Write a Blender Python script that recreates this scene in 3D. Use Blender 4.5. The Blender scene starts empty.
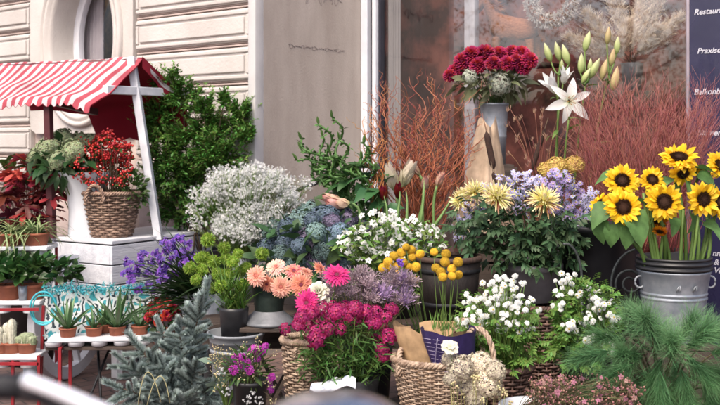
import bpy, math, random
from mathutils import Vector as V, Matrix, noise as NZ
R = random.Random(11)
pi = math.pi
SC = bpy.context.scene
COL = SC.collection
F = 1000.0; CH = 1.5; HZ = 140.0
def at(px, py, Y):
    """a point of the place: its picture column and row and its real distance in metres"""
    return V(((px - 360) / F * Y, Y, CH + (HZ - py) / F * Y))
def atz(px, Y, z): return V(((px - 360) / F * Y, Y, z))
def U(a, b): return R.uniform(a, b)

# ------------------------------------------------------------------ materials
def nodes(name):
    m = bpy.data.materials.new(name); m.use_nodes = True
    nt = m.node_tree; nt.nodes.clear()
    out = nt.nodes.new('ShaderNodeOutputMaterial')
    return m, nt, out
def N(nt, typ, **kw):
    n = nt.nodes.new('ShaderNode' + typ)
    for k, v in kw.items():
        if k in n.inputs.keys(): n.inputs[k].default_value = v
        else: setattr(n, k, v)
    return n
def L(nt, a, b): nt.links.new(a, b)
def c4(c): return (c[0], c[1], c[2], 1)
def ramp(nt, stops):
    r = nt.nodes.new('ShaderNodeValToRGB'); e = r.color_ramp.elements
    while len(e) < len(stops): e.new(0.5)
    for i, (p, c) in enumerate(stops):
        e[i].position = p; e[i].color = c4(c)
    return r
def leafmat(name, stops, rough=.5, trans=.25, var=.25, hue=.03, spec=.3, axis='Y', mottle=0):
    """petals and leaves: colour along (or across) each blade, varied per blade and per flower"""
    if not isinstance(stops[0], (tuple, list)): stops = [(0, stops), (1, stops)]
    elif not isinstance(stops[0][1], (tuple, list)):
        stops = [(i / max(1, len(stops) - 1), c) for i, c in enumerate(stops)]
    m, nt, out = nodes(name)
    uv = N(nt, 'UVMap'); sp = N(nt, 'SeparateXYZ'); L(nt, uv.outputs[0], sp.inputs[0])
    rp = ramp(nt, stops); L(nt, sp.outputs[axis], rp.inputs[0])
    geo = N(nt, 'NewGeometry'); oi = N(nt, 'ObjectInfo')
    ad = N(nt, 'Math', operation='ADD'); L(nt, geo.outputs['Random Per Island'], ad.inputs[0]); L(nt, oi.outputs['Random'], ad.inputs[1])
    mr = N(nt, 'MapRange'); L(nt, ad.outputs[0], mr.inputs[0])
    mr.inputs[1].default_value = 0; mr.inputs[2].default_value = 2; mr.inputs[3].default_value = 1 - var * 1.4; mr.inputs[4].default_value = 1 + var * 1.4
    mh = N(nt, 'MapRange'); L(nt, geo.outputs['Random Per Island'], mh.inputs[0])
    mh.inputs[3].default_value = .5 - hue; mh.inputs[4].default_value = .5 + hue
    hs = N(nt, 'HueSaturation'); L(nt, rp.outputs[0], hs.inputs['Color']); L(nt, mr.outputs[0], hs.inputs['Value']); L(nt, mh.outputs[0], hs.inputs['Hue'])
    col = hs.outputs[0]
    if mottle:
        tc = N(nt, 'TexCoord'); nz = N(nt, 'TexNoise', Scale=mottle, Detail=3.0); L(nt, tc.outputs['Object'], nz.inputs['Vector'])
        mm = N(nt, 'MapRange'); L(nt, nz.outputs[0], mm.inputs[0]); mm.inputs[1].default_value = .3; mm.inputs[2].default_value = .7; mm.inputs[3].default_value = .7; mm.inputs[4].default_value = 1.25
        h2 = N(nt, 'HueSaturation'); L(nt, col, h2.inputs['Color']); L(nt, mm.outputs[0], h2.inputs['Value']); col = h2.outputs[0]
    p = N(nt, 'BsdfPrincipled', Roughness=rough); p.inputs['Specular IOR Level'].default_value = spec
    L(nt, col, p.inputs['Base Color'])
    if trans:
        tr = N(nt, 'BsdfTranslucent'); L(nt, col, tr.inputs[0])
        mx = N(nt, 'MixShader'); mx.inputs[0].default_value = trans
        L(nt, p.outputs[0], mx.inputs[1]); L(nt, tr.outputs[0], mx.inputs[2]); L(nt, mx.outputs[0], out.inputs[0])
    else: L(nt, p.outputs[0], out.inputs[0])
    return m
def solid(name, c1, c2=None, scale=12, rough=.6, metal=0, bump=0, bscale=60, spec=.4, detail=5, stretch=None, island=0, lo=.35, hi=.65, coat=0):
    """solid surfaces: two mottled colours, uneven gloss and a fine bump"""
    m, nt, out = nodes(name)
    p = N(nt, 'BsdfPrincipled', Roughness=rough, Metallic=metal); p.inputs['Specular IOR Level'].default_value = spec
    p.inputs['Coat Weight'].default_value = coat
    tc = N(nt, 'TexCoord'); vec = tc.outputs['Object']
    if stretch:
        mp = N(nt, 'Mapping'); mp.inputs['Scale'].default_value = stretch; L(nt, vec, mp.inputs[0]); vec = mp.outputs[0]
    c2 = c2 or tuple(x * .8 for x in c1)
    nz = N(nt, 'TexNoise', Scale=scale, Detail=detail, Roughness=.6); L(nt, vec, nz.inputs['Vector'])
    rp = ramp(nt, [(lo, c2), (hi, c1)]); L(nt, nz.outputs[0], rp.inputs[0]); col = rp.outputs[0]
    if island:
        g = N(nt, 'NewGeometry'); mr = N(nt, 'MapRange'); L(nt, g.outputs['Random Per Island'], mr.inputs[0]); mr.inputs[3].default_value = 1 - island; mr.inputs[4].default_value = 1 + island
        hs = N(nt, 'HueSaturation'); L(nt, col, hs.inputs['Color']); L(nt, mr.outputs[0], hs.inputs['Value']); col = hs.outputs[0]
    L(nt, col, p.inputs['Base Color'])
    m2 = N(nt, 'MapRange'); L(nt, nz.outputs[0], m2.inputs[0]); m2.inputs[3].default_value = max(.02, rough - .12); m2.inputs[4].default_value = min(1, rough + .12); L(nt, m2.outputs[0], p.inputs['Roughness'])
    if bump:
        nb = N(nt, 'TexNoise', Scale=bscale, Detail=4.0); L(nt, vec, nb.inputs['Vector'])
        bp = N(nt, 'Bump', Strength=bump, Distance=.01); L(nt, nb.outputs[0], bp.inputs['Height']); L(nt, bp.outputs[0], p.inputs['Normal'])
    L(nt, p.outputs[0], out.inputs[0])
    return m

# ------------------------------------------------------------------ mesh building
class MB:
    def __init__(s): s.v = []; s.f = []; s.uv = []; s.mi = []; s.cur = 0
    def add(s, vs, fs, uvs=None):
        b = len(s.v); s.v.extend(vs); s.uv.extend(uvs if uvs else [(.5, .5)] * len(vs))
        for f in fs: s.f.append(tuple(i + b for i in f)); s.mi.append(s.cur)
    def mesh(s, name, mats, smooth=True):
        me = bpy.data.meshes.new(name); me.from_pydata([tuple(x) for x in s.v], [], s.f)
        ul = me.uv_layers.new(name='UVMap')
        flat = []
        for f in s.f:
            for i in f: flat.extend(s.uv[i])
        ul.data.foreach_set('uv', flat)
        for m in (mats if isinstance(mats, (list, tuple)) else [mats]): me.materials.append(m)
        me.polygons.foreach_set('material_index', s.mi)
        me.polygons.foreach_set('use_smooth', [smooth] * len(s.f))
        me.update()
        return me
def thing(name, label, cat, loc=(0, 0, 0), group=None, rz=0, kind=None):
    o = bpy.data.objects.new(name, None); COL.objects.link(o); o.empty_display_size = .05
    o.location = loc; o.rotation_euler = (0, 0, rz)
    if label: o['label'] = label
    if cat: o['category'] = cat
    if group: o['group'] = group
    if kind: o['kind'] = kind
    return o
def part(name, mb, mats, parent=None, loc=None, smooth=True, bevel=0, kind=None, label=None):
    me = mb.mesh(name, mats, smooth) if isinstance(mb, MB) else mb
    o = bpy.data.objects.new(name, me); COL.objects.link(o)
    if parent: o.parent = parent
    if loc is not None: o.location = loc
    if bevel:
        b = o.modifiers.new('bevel', 'BEVEL'); b.width = bevel; b.segments = 2; b.limit_method = 'ANGLE'
    if kind: o['kind'] = kind
    if label: o['label'] = label
    return o
def put(name, me, parent, loc, d=None, roll=0, s=1.0):
    """one more flower head, leaf or the like: its own object, shared mesh; its +Z looks along d"""
    o = bpy.data.objects.new(name, me); COL.objects.link(o); o.parent = parent
    o.location = loc
    if d is not None:
        q = V(d).normalized().to_track_quat('Z', 'Y')
        o.rotation_mode = 'QUATERNION'; o.rotation_quaternion = q @ Matrix.Rotation(roll, 3, 'Z').to_quaternion()
    o.scale = (s, s, s) if not isinstance(s, tuple) else s
    return o
def orient(d, loc=(0, 0, 0), roll=0, up=V((0, 0, 1))):
    y = V(d).normalized(); x = y.cross(up)
    if x.length < 1e-4: x = V((1, 0, 0))
    x.normalize(); z = x.cross(y)
    M = Matrix((x, y, z)).transposed().to_4x4() @ Matrix.Rotation(roll, 4, 'Y'); M.translation = V(loc)
    return M
def zmat(d, loc=(0, 0, 0), roll=0):
    M = (V(d).normalized().to_track_quat('Z', 'Y').to_matrix() @ Matrix.Rotation(roll, 3, 'Z')).to_4x4(); M.translation = V(loc); return M
def T(*a): return Matrix.Translation(V(a) if len(a) == 3 else V(a[0]))
def lance(t): return max(.03, math.sin(pi * min(1, t) ** .75) ** .8)
def ovate(t): return max(.03, math.sin(pi * t ** .6) ** .9)
def strap(t): return max(.03, min(1, .55 + t * 2) * (1 - t ** 3))
def obov(t): return max(.05, .25 + .75 * math.sin(pi * .5 * t ** .9)) * (1 if t < .8 else math.sqrt(max(.05, 1 - ((t - .8) / .21) ** 2)))
def quill(t): return max(.08, .45 + .55 * t) * (1 if t < .88 else .6)
def leaf(mb, M, Ln, W, curl=.6, fold=.25, n=4, shape=lance, wave=0, lob=0):
    a = 0; y = z = 0; vs = []; uv = []; ph = R.random() * 6
    for i in range(n + 1):
        t = i / n; w = W * .5 * shape(t)
        if lob: w *= 1 + lob * (1 if i % 2 else -1)
        if i: y += Ln / n * math.cos(a); z += Ln / n * math.sin(a)
        a -= curl / n
        wz = wave * math.sin(t * 9 + ph) * W
        fz = fold * w
        vs += [M @ V((-w, y, z + fz + wz)), M @ V((0, y, z)), M @ V((w, y, z + fz - wz))]
        uv += [(0, t), (.5, t), (1, t)]
    fs = []
    for i in range(n):
        b = i * 3; fs += [(b, b + 1, b + 4, b + 3), (b + 1, b + 2, b + 5, b + 4)]
    mb.add(vs, fs, uv)
def blade(mb, M, Ln, W, curl=.3, n=2):
    """a narrow two-edge strip ending in a point: needles, grass, thin petals"""
    a = 0; y = z = 0; vs = []; uv = []
    for i in range(n):
        t = i / n; w = W * .5 * (1 - .5 * t)
        vs += [M @ V((-w, y, z)), M @ V((w, y, z))]; uv += [(0, t), (1, t)]
        y += Ln / n * math.cos(a); z += Ln / n * math.sin(a); a -= curl / n
    vs.append(M @ V((0, y, z))); uv.append((.5, 1))
    fs = [(2 * i, 2 * i + 1, 2 * i + 3, 2 * i + 2) for i in range(n - 1)] + [(2 * n - 2, 2 * n - 1, 2 * n)]
    mb.add(vs, fs, uv)
def tube(mb, pts, r0, r1=None, n=5, closed=False, flat=1.0):
    r1 = r0 if r1 is None else r1
    P = [V(p) for p in pts]; k = len(P); vs = []; uv = []
    up = V((0, 0, 1)); px = None
    for i, p in enumerate(P):
        if closed: t = P[(i + 1) % k] - P[i - 1]
        else: t = P[min(i + 1, k - 1)] - P[max(i - 1, 0)]
        if t.length < 1e-9: t = V((0, 0, 1))
        t.normalize()
        if closed: x = t.cross(up); x = x.normalized() if x.length > 1e-3 else V((1, 0, 0))
        else:
            if px is None:
                x = t.cross(up)
                if x.length < 1e-2: x = V((1, 0, 0))
            else: x = px - t * px.dot(t)
            x.normalize(); px = x
        y = x.cross(t); r = r0 + (r1 - r0) * i / max(1, k - 1)
        for j in range(n):
            a = 2 * pi * j / n; vs.append(p + x * (r * flat * math.cos(a)) + y * (r * math.sin(a))); uv.append((j / n, i / max(1, k - 1)))
    fs = []
    for i in range(k if closed else k - 1):
        for j in range(n):
            a, b = i * n, ((i + 1) % k) * n; fs.append((a + j, a + (j + 1) % n, b + (j + 1) % n, b + j))
    if not closed: fs += [tuple(range(n - 1, -1, -1)), tuple((k - 1) * n + j for j in range(n))]
    mb.add(vs, fs, uv)
def bez(p0, p1, p2, n=7):
    return [p0 * (1 - t) ** 2 + p1 * (2 * t * (1 - t)) + p2 * t * t for t in [i / (n - 1) for i in range(n)]]
def stem(mb, a, b, r, bend=.25, n=6, r1=None, side=.03):
    a = V(a); b = V(b); h = (b - a).length
    c = a + (b - a) * .45 + V((0, 0, bend * h * .5)) + V((U(-side, side), U(-side, side), 0))
    tube(mb, bez(a, c, b, n), r, r1 or r * .75, 5)
def lathe(mb, prof, n=32, M=None, wob=0):
    M = M or Matrix(); vs = []; uv = []; k = len(prof)
    for i, (r, z) in enumerate(prof):
        for j in range(n):
            a = 2 * pi * j / n; rr = r * (1 + wob * math.sin(3 * a + z * 9))
            vs.append(M @ V((rr * math.cos(a), rr * math.sin(a), z))); uv.append((j / n, i / max(1, k - 1)))
    fs = [(i * n + j, i * n + (j + 1) % n, (i + 1) * n + (j + 1) % n, (i + 1) * n + j) for i in range(k - 1) for j in range(n)]
    mb.add(vs, fs, uv)
def ball(mb, c, r, n=8, m=6, M=None, bump=0, sz=1.0):
    prof = [(max(1e-4, r * math.sin(pi * i / m)), -r * sz * math.cos(pi * i / m)) for i in range(m + 1)]
    b = len(mb.v); lathe(mb, prof, n, (M or T(c)))
    if bump:
        cc = (M or T(c)).translation
        for i in range(b, len(mb.v)):
            p = V(mb.v[i]); mb.v[i] = cc + (p - cc) * (1 + bump * NZ.noise(p * (2.2 / r)))
def box(mb, c, s, M=None):
    M = M or Matrix(); x, y, z = s[0] / 2, s[1] / 2, s[2] / 2; c = V(c)
    vs = [M @ (c + V((a * x, b * y, d * z))) for a in (-1, 1) for b in (-1, 1) for d in (-1, 1)]
    mb.add(vs, [(0, 1, 3, 2), (4, 6, 7, 5), (0, 4, 5, 1), (2, 3, 7, 6), (0, 2, 6, 4), (1, 5, 7, 3)])
def bar(mb, a, b, w, h=None):
    """a square timber or bar from a to b"""
    a = V(a); b = V(b); M = orient(b - a, a); l = (b - a).length
    box(mb, (0, l / 2, 0), (w, l, h or w), M)
def floret(mb, M, n, Ln, W, cup=.3, curl=.5, shape=obov, seg=3, fold=.1, jit=.1, wave=0):
    for k in range(n):
        leaf(mb, M @ Matrix.Rotation(2 * pi * k / n + U(-jit, jit), 4, 'Z') @ Matrix.Rotation(cup + U(-jit, jit), 4, 'X'), Ln * U(.9, 1.08), W, curl, fold, seg, shape, wave)
def dirs(n, zmin=-.3, sd=None):
    """evenly spread directions over the part of a sphere above zmin"""
    g = pi * (3 - math.sqrt(5)); o = []
    for i in range(n):
        z = 1 - (1 - zmin) * (i + .5) / n; r = math.sqrt(max(0, 1 - z * z)); a = g * i + (sd or 0)
        o.append(V((r * math.cos(a), r * math.sin(a), z)))
    return o
def leafcloud(mb, c, rad, n, Ln, W, up=.35, curl=.6, shape=lance, zmin=-1, fold=.25, seg=3, jit=.6, core=.35):
    c = V(c)
    for _ in range(n):
        while True:
            d = V((U(-1, 1), U(-1, 1), U(-1, 1)))
            if .1 < d.length <= 1 and d.normalized().z > zmin: break
        d.normalize(); q = core + (1 - core) * R.random() ** .6
        p = c + V((d.x * rad[0], d.y * rad[1], d.z * rad[2])) * q
        dd = d + V((U(-jit, jit), U(-jit, jit), up + U(-jit, jit)))
        leaf(mb, orient(dd, p, U(-1.2, 1.2)), Ln * U(.65, 1.2), W * U(.7, 1.2), curl * U(.3, 1.5), fold, seg, shape)
# ------------------------------------------------------------------ camera, light
cam = bpy.data.cameras.new('camera'); co = bpy.data.objects.new('camera', cam); COL.objects.link(co)
cam.lens = 50; cam.sensor_width = 36; co.location = (0, 0, CH); co.rotation_euler = (pi / 2, 0, 0)
cam.shift_y = -62.5 / 720; cam.clip_start = .05; cam.clip_end = 600
cam.dof.use_dof = True; cam.dof.focus_distance = 4.6; cam.dof.aperture_fstop = 4.5
SC.camera = co
SC.view_settings.view_transform = 'Standard'; SC.view_settings.look = 'None'; SC.view_settings.gamma = 1
SC.view_settings.use_curve_mapping = False
SC.view_settings.exposure = 1.0
w = bpy.data.worlds.new('World'); SC.world = w; w.use_nodes = True
wn = w.node_tree; bg = wn.nodes['Background']
sky = wn.nodes.new('ShaderNodeTexSky'); sky.sky_type = 'NISHITA'; sky.sun_disc = False
SUN_EL, SUN_AZ = math.radians(52), math.radians(205)     # azimuth clockwise from +Y: behind the camera, a little to its left
sky.sun_elevation = SUN_EL; sky.sun_rotation = SUN_AZ; sky.air_density = .7; sky.dust_density = 5.0; sky.ozone_density = .2
wn.links.new(sky.outputs[0], bg.inputs[0]); bg.inputs[1].default_value = .15
sl = bpy.data.lights.new('sun', 'SUN'); so = bpy.data.objects.new('sun', sl); COL.objects.link(so)
sl.energy = .95; sl.angle = math.radians(22); sl.color = (1, .92, .80)
sd = V((math.sin(SUN_AZ) * math.cos(SUN_EL), math.cos(SUN_AZ) * math.cos(SUN_EL), math.sin(SUN_EL)))
so.rotation_euler = sd.to_track_quat('Z', 'Y').to_euler(); so.location = (-3, -6, 9)

# ------------------------------------------------------------------ shared materials
M_white = solid('white_paint', (.76, .77, .8), (.6, .61, .65), 9, .5, bump=.15, bscale=40)
M_cream = solid('cream_stucco', (.60, .565, .535), (.48, .445, .415), 1.6, .8, bump=.3, bscale=60, detail=9)
M_groove = solid('groove_stone', (.56, .46, .42), (.42, .33, .30), 6, .85, bump=.3)
M_taupe = solid('taupe_plaster', (.49, .43, .385), (.38, .325, .285), 1.6, .85, bump=.35, bscale=80, detail=9, stretch=(2.2, 2.2, .7))
M_alu = solid('window_frame_white', (.72, .73, .78), (.62, .63, .68), 5, .35)
M_dark = solid('dark_seal', (.03, .03, .045), (.02, .02, .03), 8, .5)
M_blk = solid('black_plastic', (.026, .026, .029), (.016, .016, .018), 10, .42, spec=.5)
M_iron = solid('wrought_iron', (.03, .03, .034), (.018, .018, .02), 30, .5, metal=.3, bump=.2)
M_zinc = solid('zinc', (.36, .38, .42), (.23, .26, .30), 14, .48, metal=.55, bump=.12, bscale=26, detail=8)
M_zincd = solid('old_zinc', (.40, .42, .45), (.25, .27, .29), 9, .55, metal=.35, bump=.2, bscale=30, detail=8)
M_terra = solid('terracotta', (.36, .12, .065), (.26, .085, .05), 14, .75, bump=.2)
M_wick = solid('wicker_brown', (.38, .26, .19), (.13, .075, .055), 38, .6, bump=.4, bscale=150, island=.35)
M_wickp = solid('wicker_pale', (.46, .35, .26), (.20, .13, .09), 36, .6, bump=.4, bscale=150, island=.3)
M_wickd = solid('wicker_dark', (.16, .09, .07), (.06, .035, .03), 36, .6, bump=.4, bscale=150, island=.35)
M_wood = solid('dark_wood', (.085, .06, .047), (.035, .026, .022), 6, .65, stretch=(1, 8, 8), bump=.3)
M_red = solid('red_iron', (.32, .02, .03), (.2, .015, .02), 12, .4)
M_tray = solid('white_tray', (.74, .76, .8), (.62, .64, .68), 8, .45)
M_stem = leafmat('stem_green', [(.10, .17, .04), (.13, .2, .05)], trans=0, var=.2)
M_stemd = leafmat('stem_dark', [(.035, .07, .02), (.05, .09, .03)], trans=0, var=.25)
M_twig = leafmat('twig_brown', [(.09, .06, .04), (.12, .08, .05)], trans=0, var=.3)
M_soil = solid('potting_soil', (.035, .022, .016), (.018, .012, .009), 50, .95, bump=.6)

# ------------------------------------------------------------------ ground
def brickmat():
    m, nt, out = nodes('brick_paving'); tc = N(nt, 'TexCoord')
    mp = N(nt, 'Mapping'); mp.inputs['Rotation'].default_value = (0, 0, -.68); L(nt, tc.outputs['Object'], mp.inputs[0])
    b = N(nt, 'TexBrick', Scale=1.0); b.inputs['Brick Width'].default_value = .2; b.inputs['Row Height'].default_value = .1; b.inputs['Mortar Size'].default_value = .006
    b.inputs['Color1'].default_value = (.17, .10, .085, 1); b.inputs['Color2'].default_value = (.11, .075, .07, 1); b.inputs['Mortar'].default_value = (.05, .042, .04, 1)
    L(nt, mp.outputs[0], b.inputs['Vector'])
    nz = N(nt, 'TexNoise', Scale=5.0, Detail=8.0); L(nt, tc.outputs['Object'], nz.inputs['Vector'])
    mr = N(nt, 'MapRange'); L(nt, nz.outputs[0], mr.inputs[0]); mr.inputs[3].default_value = .5; mr.inputs[4].default_value = 1.5
    hs = N(nt, 'HueSaturation'); L(nt, b.outputs[0], hs.inputs['Color']); L(nt, mr.outputs[0], hs.inputs['Value'])
    p = N(nt, 'BsdfPrincipled', Roughness=.8); L(nt, hs.outputs[0], p.inputs['Base Color'])
    bp = N(nt, 'Bump', Strength=.5, Distance=.006); bp.invert = True; L(nt, b.outputs['Fac'], bp.inputs['Height']); L(nt, bp.outputs[0], p.inputs['Normal'])
    L(nt, p.outputs[0], out.inputs[0]); return m
g = MB(); g.add([V((-150, -150, 0)), V((150, -150, 0)), V((150, 150, 0)), V((-150, 150, 0))], [(0, 1, 2, 3)])
pv = part('pavement', g, brickmat(), kind='structure')

# ------------------------------------------------------------------ shop building. local frame: x along the wall to the right, y into the wall, z up
WR = math.atan2(-.632, .775)
fac = thing('shop_building', 'cream stucco shop front with oval window, grooved panels and big glass shop window', 'building', (-.70, 6.9, 0), rz=WR)
FM = Matrix.Translation((-.70, 6.9, 0)) @ Matrix.Rotation(WR, 4, 'Z')
def fp(x, y, z): return FM @ V((x, y, z))
OX, OZ = -2.02, 2.32                       # centre of the oval window
mb = MB()
WALLB = .035
box(mb, (-4.9, WALLB + .2, 2.5), (4.3, .4, 5)); box(mb, (-.70, WALLB + .2, 2.5), (1.28, .4, 5))
box(mb, (-2.045, WALLB + .2, .78), (1.41, .4, 1.56)); box(mb, (-2.045, WALLB + .2, 4.1), (1.41, .4, 1.8))
part('wall', mb, M_groove, fac)
# oval surround: slab between a rectangle and the ellipse, then mouldings swept round the ellipse
mb = MB(); n = 72; vs = []; fs = []
x0, x1, z0, z1 = -2.745, -1.345, 1.555, 3.205
for i in range(n):
    a = 2 * pi * i / n; dx, dz = math.cos(a), math.sin(a)
    k = min((x1 - OX) / dx if dx > 0 else ((x0 - OX) / dx if dx < 0 else 9), (z1 - OZ) / dz if dz > 0 else ((z0 - OZ) / dz if dz < 0 else 9))
    vs += [V((OX + dx * .50, -.022, OZ + dz * .66)), V((OX + dx * k, -.022, OZ + dz * k)), V((OX + dx * k, WALLB + .05, OZ + dz * k))]
for i in range(n):
    a, b = i * 3, ((i + 1) % n) * 3; fs += [(a, a + 1, b + 1, b), (a + 1, a + 2, b + 2, b + 1)]
mb.add(vs, fs); part('window_surround', mb, M_cream, fac, smooth=False)
def oval_sweep(mb, prof):
    """prof: (outset from the opening, y)"""
    vs = []; fs = []; k = len(prof); n = 80
    for i in range(n):
        a = 2 * pi * i / n
        for o, y in prof: vs.append(V((OX + math.cos(a) * (.42 + o), y, OZ + math.sin(a) * (.58 + o))))
    for i in range(n):
        for j in range(k - 1): a, b = i * k + j, ((i + 1) % n) * k + j; fs.append((a, b, b + 1, a + 1))
    mb.add(vs, fs)
ow = thing('oval_window', None, None); ow.parent = fac
mb = MB(); oval_sweep(mb, [(.135, -.022), (.135, -.05), (.12, -.062), (.10, -.062), (.095, -.045), (.085, -.04), (.075, -.055), (.05, -.055), (.04, -.035), (.02, -.028), (.012, -.02), (0, 0), (0, .26)])
part('moulding', mb, M_cream, ow)
mb = MB(); oval_sweep(mb, [(0.0, .20), (-.055, .20), (-.065, .21), (-.065, .26), (0, .26)]); part('frame', mb, M_alu, ow, smooth=False)
def glassmat(name, refl, tint=(1, 1, 1), rough=0.0):
    m, nt, out = nodes(name)
    t = N(nt, 'BsdfTransparent'); t.inputs[0].default_value = c4(tint)
    gl = N(nt, 'BsdfGlossy', Roughness=rough); mx = N(nt, 'MixShader')
    fr = N(nt, 'LayerWeight', Blend=.5); pw = N(nt, 'Math', operation='POWER'); pw.inputs[1].default_value = 4; L(nt, fr.outputs['Facing'], pw.inputs[0])
    ma = N(nt, 'Math', operation='ADD'); ma.inputs[1].default_value = refl; L(nt, pw.outputs[0], ma.inputs[0]); L(nt, ma.outputs[0], mx.inputs[0])
    L(nt, t.outputs[0], mx.inputs[1]); L(nt, gl.outputs[0], mx.inputs[2]); L(nt, mx.outputs[0], out.inputs[0]); return m
M_glass = glassmat('window_glass', .20, (.94, .94, .94), .022)
mb = MB(); vs = [V((OX, .235, OZ))] + [V((OX + math.cos(2 * pi * i / 60) * .37, .235, OZ + math.sin(2 * pi * i / 60) * .53)) for i in range(60)]
mb.add(vs, [(0, 1 + i, 1 + (i + 1) % 60) for i in range(60)]); part('pane', mb, glassmat('oval_glass', .05), ow, smooth=False)
# dim room and a grey curtain behind the oval pane
mb = MB(); box(mb, (-2.7, .9, 2.3), (2.6, .02, 2.2)); part('room_wall', mb, solid('room_ochre', (.60, .40, .18), (.16, .12, .06), 4, .8, lo=.4, hi=.6), ow)
mb = MB(); vs = []; k = 40
for i in range(k + 1):
    x = -2.64 + .44 * i / k; y = .34 + .018 * math.sin(i * 1.5)
    vs += [V((x, y, 1.6)), V((x, y, 3.1))]
mb.add(vs, [(2 * i, 2 * i + 2, 2 * i + 3, 2 * i + 1) for i in range(k)]); part('curtain', mb, solid('grey_curtain', (.36, .33, .36), (.28, .26, .29), 5, .9), ow)
# rows of moulded panels
rows = [.28 + .27 * i for i in range(17)]
def panel(xa, xb, za, zb):
    m = MB(); xm, zm = (xa + xb) / 2, (za + zb) / 2; wx, wz = xb - xa, zb - za
    box(m, (xm, WALLB - .02, zm), (wx, .044, wz - .040))
    fr = .035
    for (cx, cz, sx, sz) in ((xm, za + .026 + fr / 2, wx - .012, fr - .008), (xm, zb - .026 - fr / 2, wx - .012, fr - .008), (xa + fr / 2, zm, fr - .008, wz - .06 - 2 * fr), (xb - fr / 2, zm, fr - .008, wz - .06 - 2 * fr)):
        box(m, (cx, -.012, cz), (sx, .018, sz))
    box(m, (xm, -.009, zm), (wx - 2 * fr - .03, .03, wz - .052 - 2 * fr - .03))
    part('panel', m, M_cream, fac, smooth=False, bevel=.006)
    m = MB(); box(m, (xm, .012, za - .004), (wx, .03, .012)); box(m, (xm, .018, za + .014), (wx, .02, .009)); part('joint_ledge', m, M_groove, fac, smooth=False, bevel=.003)
for za in rows:
    if za + .27 > 1.2 and za < 3.4:
        panel(-1.32, -.075, za, za + .27); panel(-4.6, -2.77, za, za + .27)
mb = MB(); box(mb, (-.035, .01, 2.5), (.07, .09, 5)); part('corner_trim', mb, solid('pale_trim', (.60, .585, .58), (.52, .505, .50), 4, .7), fac, bevel=.008)
# taupe side of the recess with thin scribbles
mb = MB(); box(mb, (-.04, .61, 2.5), (.08, 1.12, 5)); part('recess_wall', mb, M_taupe, fac, smooth=False)
def scribble(zc, ya, yb, h, seed, breaks, k=64):
    m = MB(); rr = random.Random(seed); pts = []
    for i in range(k):
        t = i / k
        if rr.random() < breaks and len(pts) > 3: tube(m, pts, .0016, n=4); pts = []
        pts.append(V((.0012, ya + (yb - ya) * t + .014 * math.sin(i * 1.9), zc + h * math.sin(i * 1.31 + rr.random() * .9) * (.55 + .45 * math.sin(i * .37)) + rr.uniform(-.25, .25) * h)))
    if len(pts) > 1: tube(m, pts, .0016, n=4)
    part('graffiti', m, solid('marker_ink_%d' % seed, (.17, .14, .135), (.24, .2, .19), 9, .8), fac, smooth=False)
scribble(2.545, .28, .90, .045, 3, .08); scribble(2.175, .30, .92, .016, 5, .12, 84)
# plinth under the shop window
mb = MB(); box(mb, (1.8, 1.3, .3), (3.6, .2, .6)); part('plinth', mb, solid('plinth_stone', (.10, .09, .09), (.06, .055, .055), 7, .8, bump=.4), fac, bevel=.01)
# shop window: frame, mullion, pane
sw = thing('shop_window', None, None); sw.parent = fac
mb = MB(); box(mb, (.035, 1.16, 2.8), (.065, .10, 4.4)); box(mb, (.125, 1.165, 2.8), (.036, .09, 4.4)); box(mb, (1.8, 1.165, .63), (3.3, .09, .06)); part('frame', mb, M_alu, sw, smooth=False, bevel=.006)
mb = MB(); box(mb, (.0875, 1.18, 2.8), (.038, .05, 4.4)); box(mb, (.155, 1.18, 2.8), (.024, .05, 4.4)); part('seal', mb, M_dark, sw, smooth=False)
mb = MB(); box(mb, (.945, 1.26, 2.8), (.05, .06, 4.4)); box(mb, (.895, 1.27, 2.8), (.048, .05, 4.4)); part('mullion', mb, solid('mullion_grey', (.55, .53, .56), (.42, .4, .44), 6, .5), sw, bevel=.004)
mb = MB(); mb.add([V((.165, 1.19, .65)), V((3.7, 1.19, .65)), V((3.7, 1.19, 5)), V((.165, 1.19, 5))], [(0, 1, 2, 3)]); part('pane', mb, M_glass, sw, smooth=False)
# the room behind the glass
mb = MB()
box(mb, (1.9, 2.1, 2.2), (4.4, .06, 4.4)); box(mb, (-.14, 1.68, 2.2), (.06, .86, 4.4)); box(mb, (4.1, 1.68, 2.2), (.06, .86, 4.4))
part('interior_wall', mb, solid('red_brown_wall', (.34, .12, .09), (.045, .02, .018), 3.4, .8, detail=9, lo=.42, hi=.66), fac, smooth=False)
mb = MB(); box(mb, (1.9, 1.68, .58), (4.1, .80, .05)); part('display_floor', mb, solid('display_board', (.14, .06, .05), (.08, .035, .03), 5, .7), fac, smooth=False)
mb = MB(); vs = []; k = 26
for i in range(k + 1):
    x = .17 + .12 * i / k; y = 1.245 + .012 * math.sin(i * 1.7); vs += [V((x, y, .7)), V((x, y, 4))]
mb.add(vs, [(2 * i, 2 * i + 2, 2 * i + 3, 2 * i + 1) for i in range(k)]); part('curtain', mb, solid('pale_net', (.36, .35, .36), (.26, .25, .26), 6, .9, stretch=(1, 1, .15)), fac)
# handrail on the recess wall
hr = thing('handrail', 'black iron handrail sloping up the taupe recess wall', 'handrail', fp(.055, .12, 1.10))
b0 = hr.location.copy()
mb = MB(); e = fp(.055, 1.05, 1.29); tube(mb, [V((0, 0, 0)), e - b0], .014, n=8); part('rail', mb, M_iron, hr)
for t in (.15, .8):
    mb = MB(); p = (e - b0) * t; tube(mb, [p, p + V((-.02, .016, -.04)), p + V((-.06, .048, -.04))], .007, n=6); part('bracket', mb, M_iron, hr)

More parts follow.
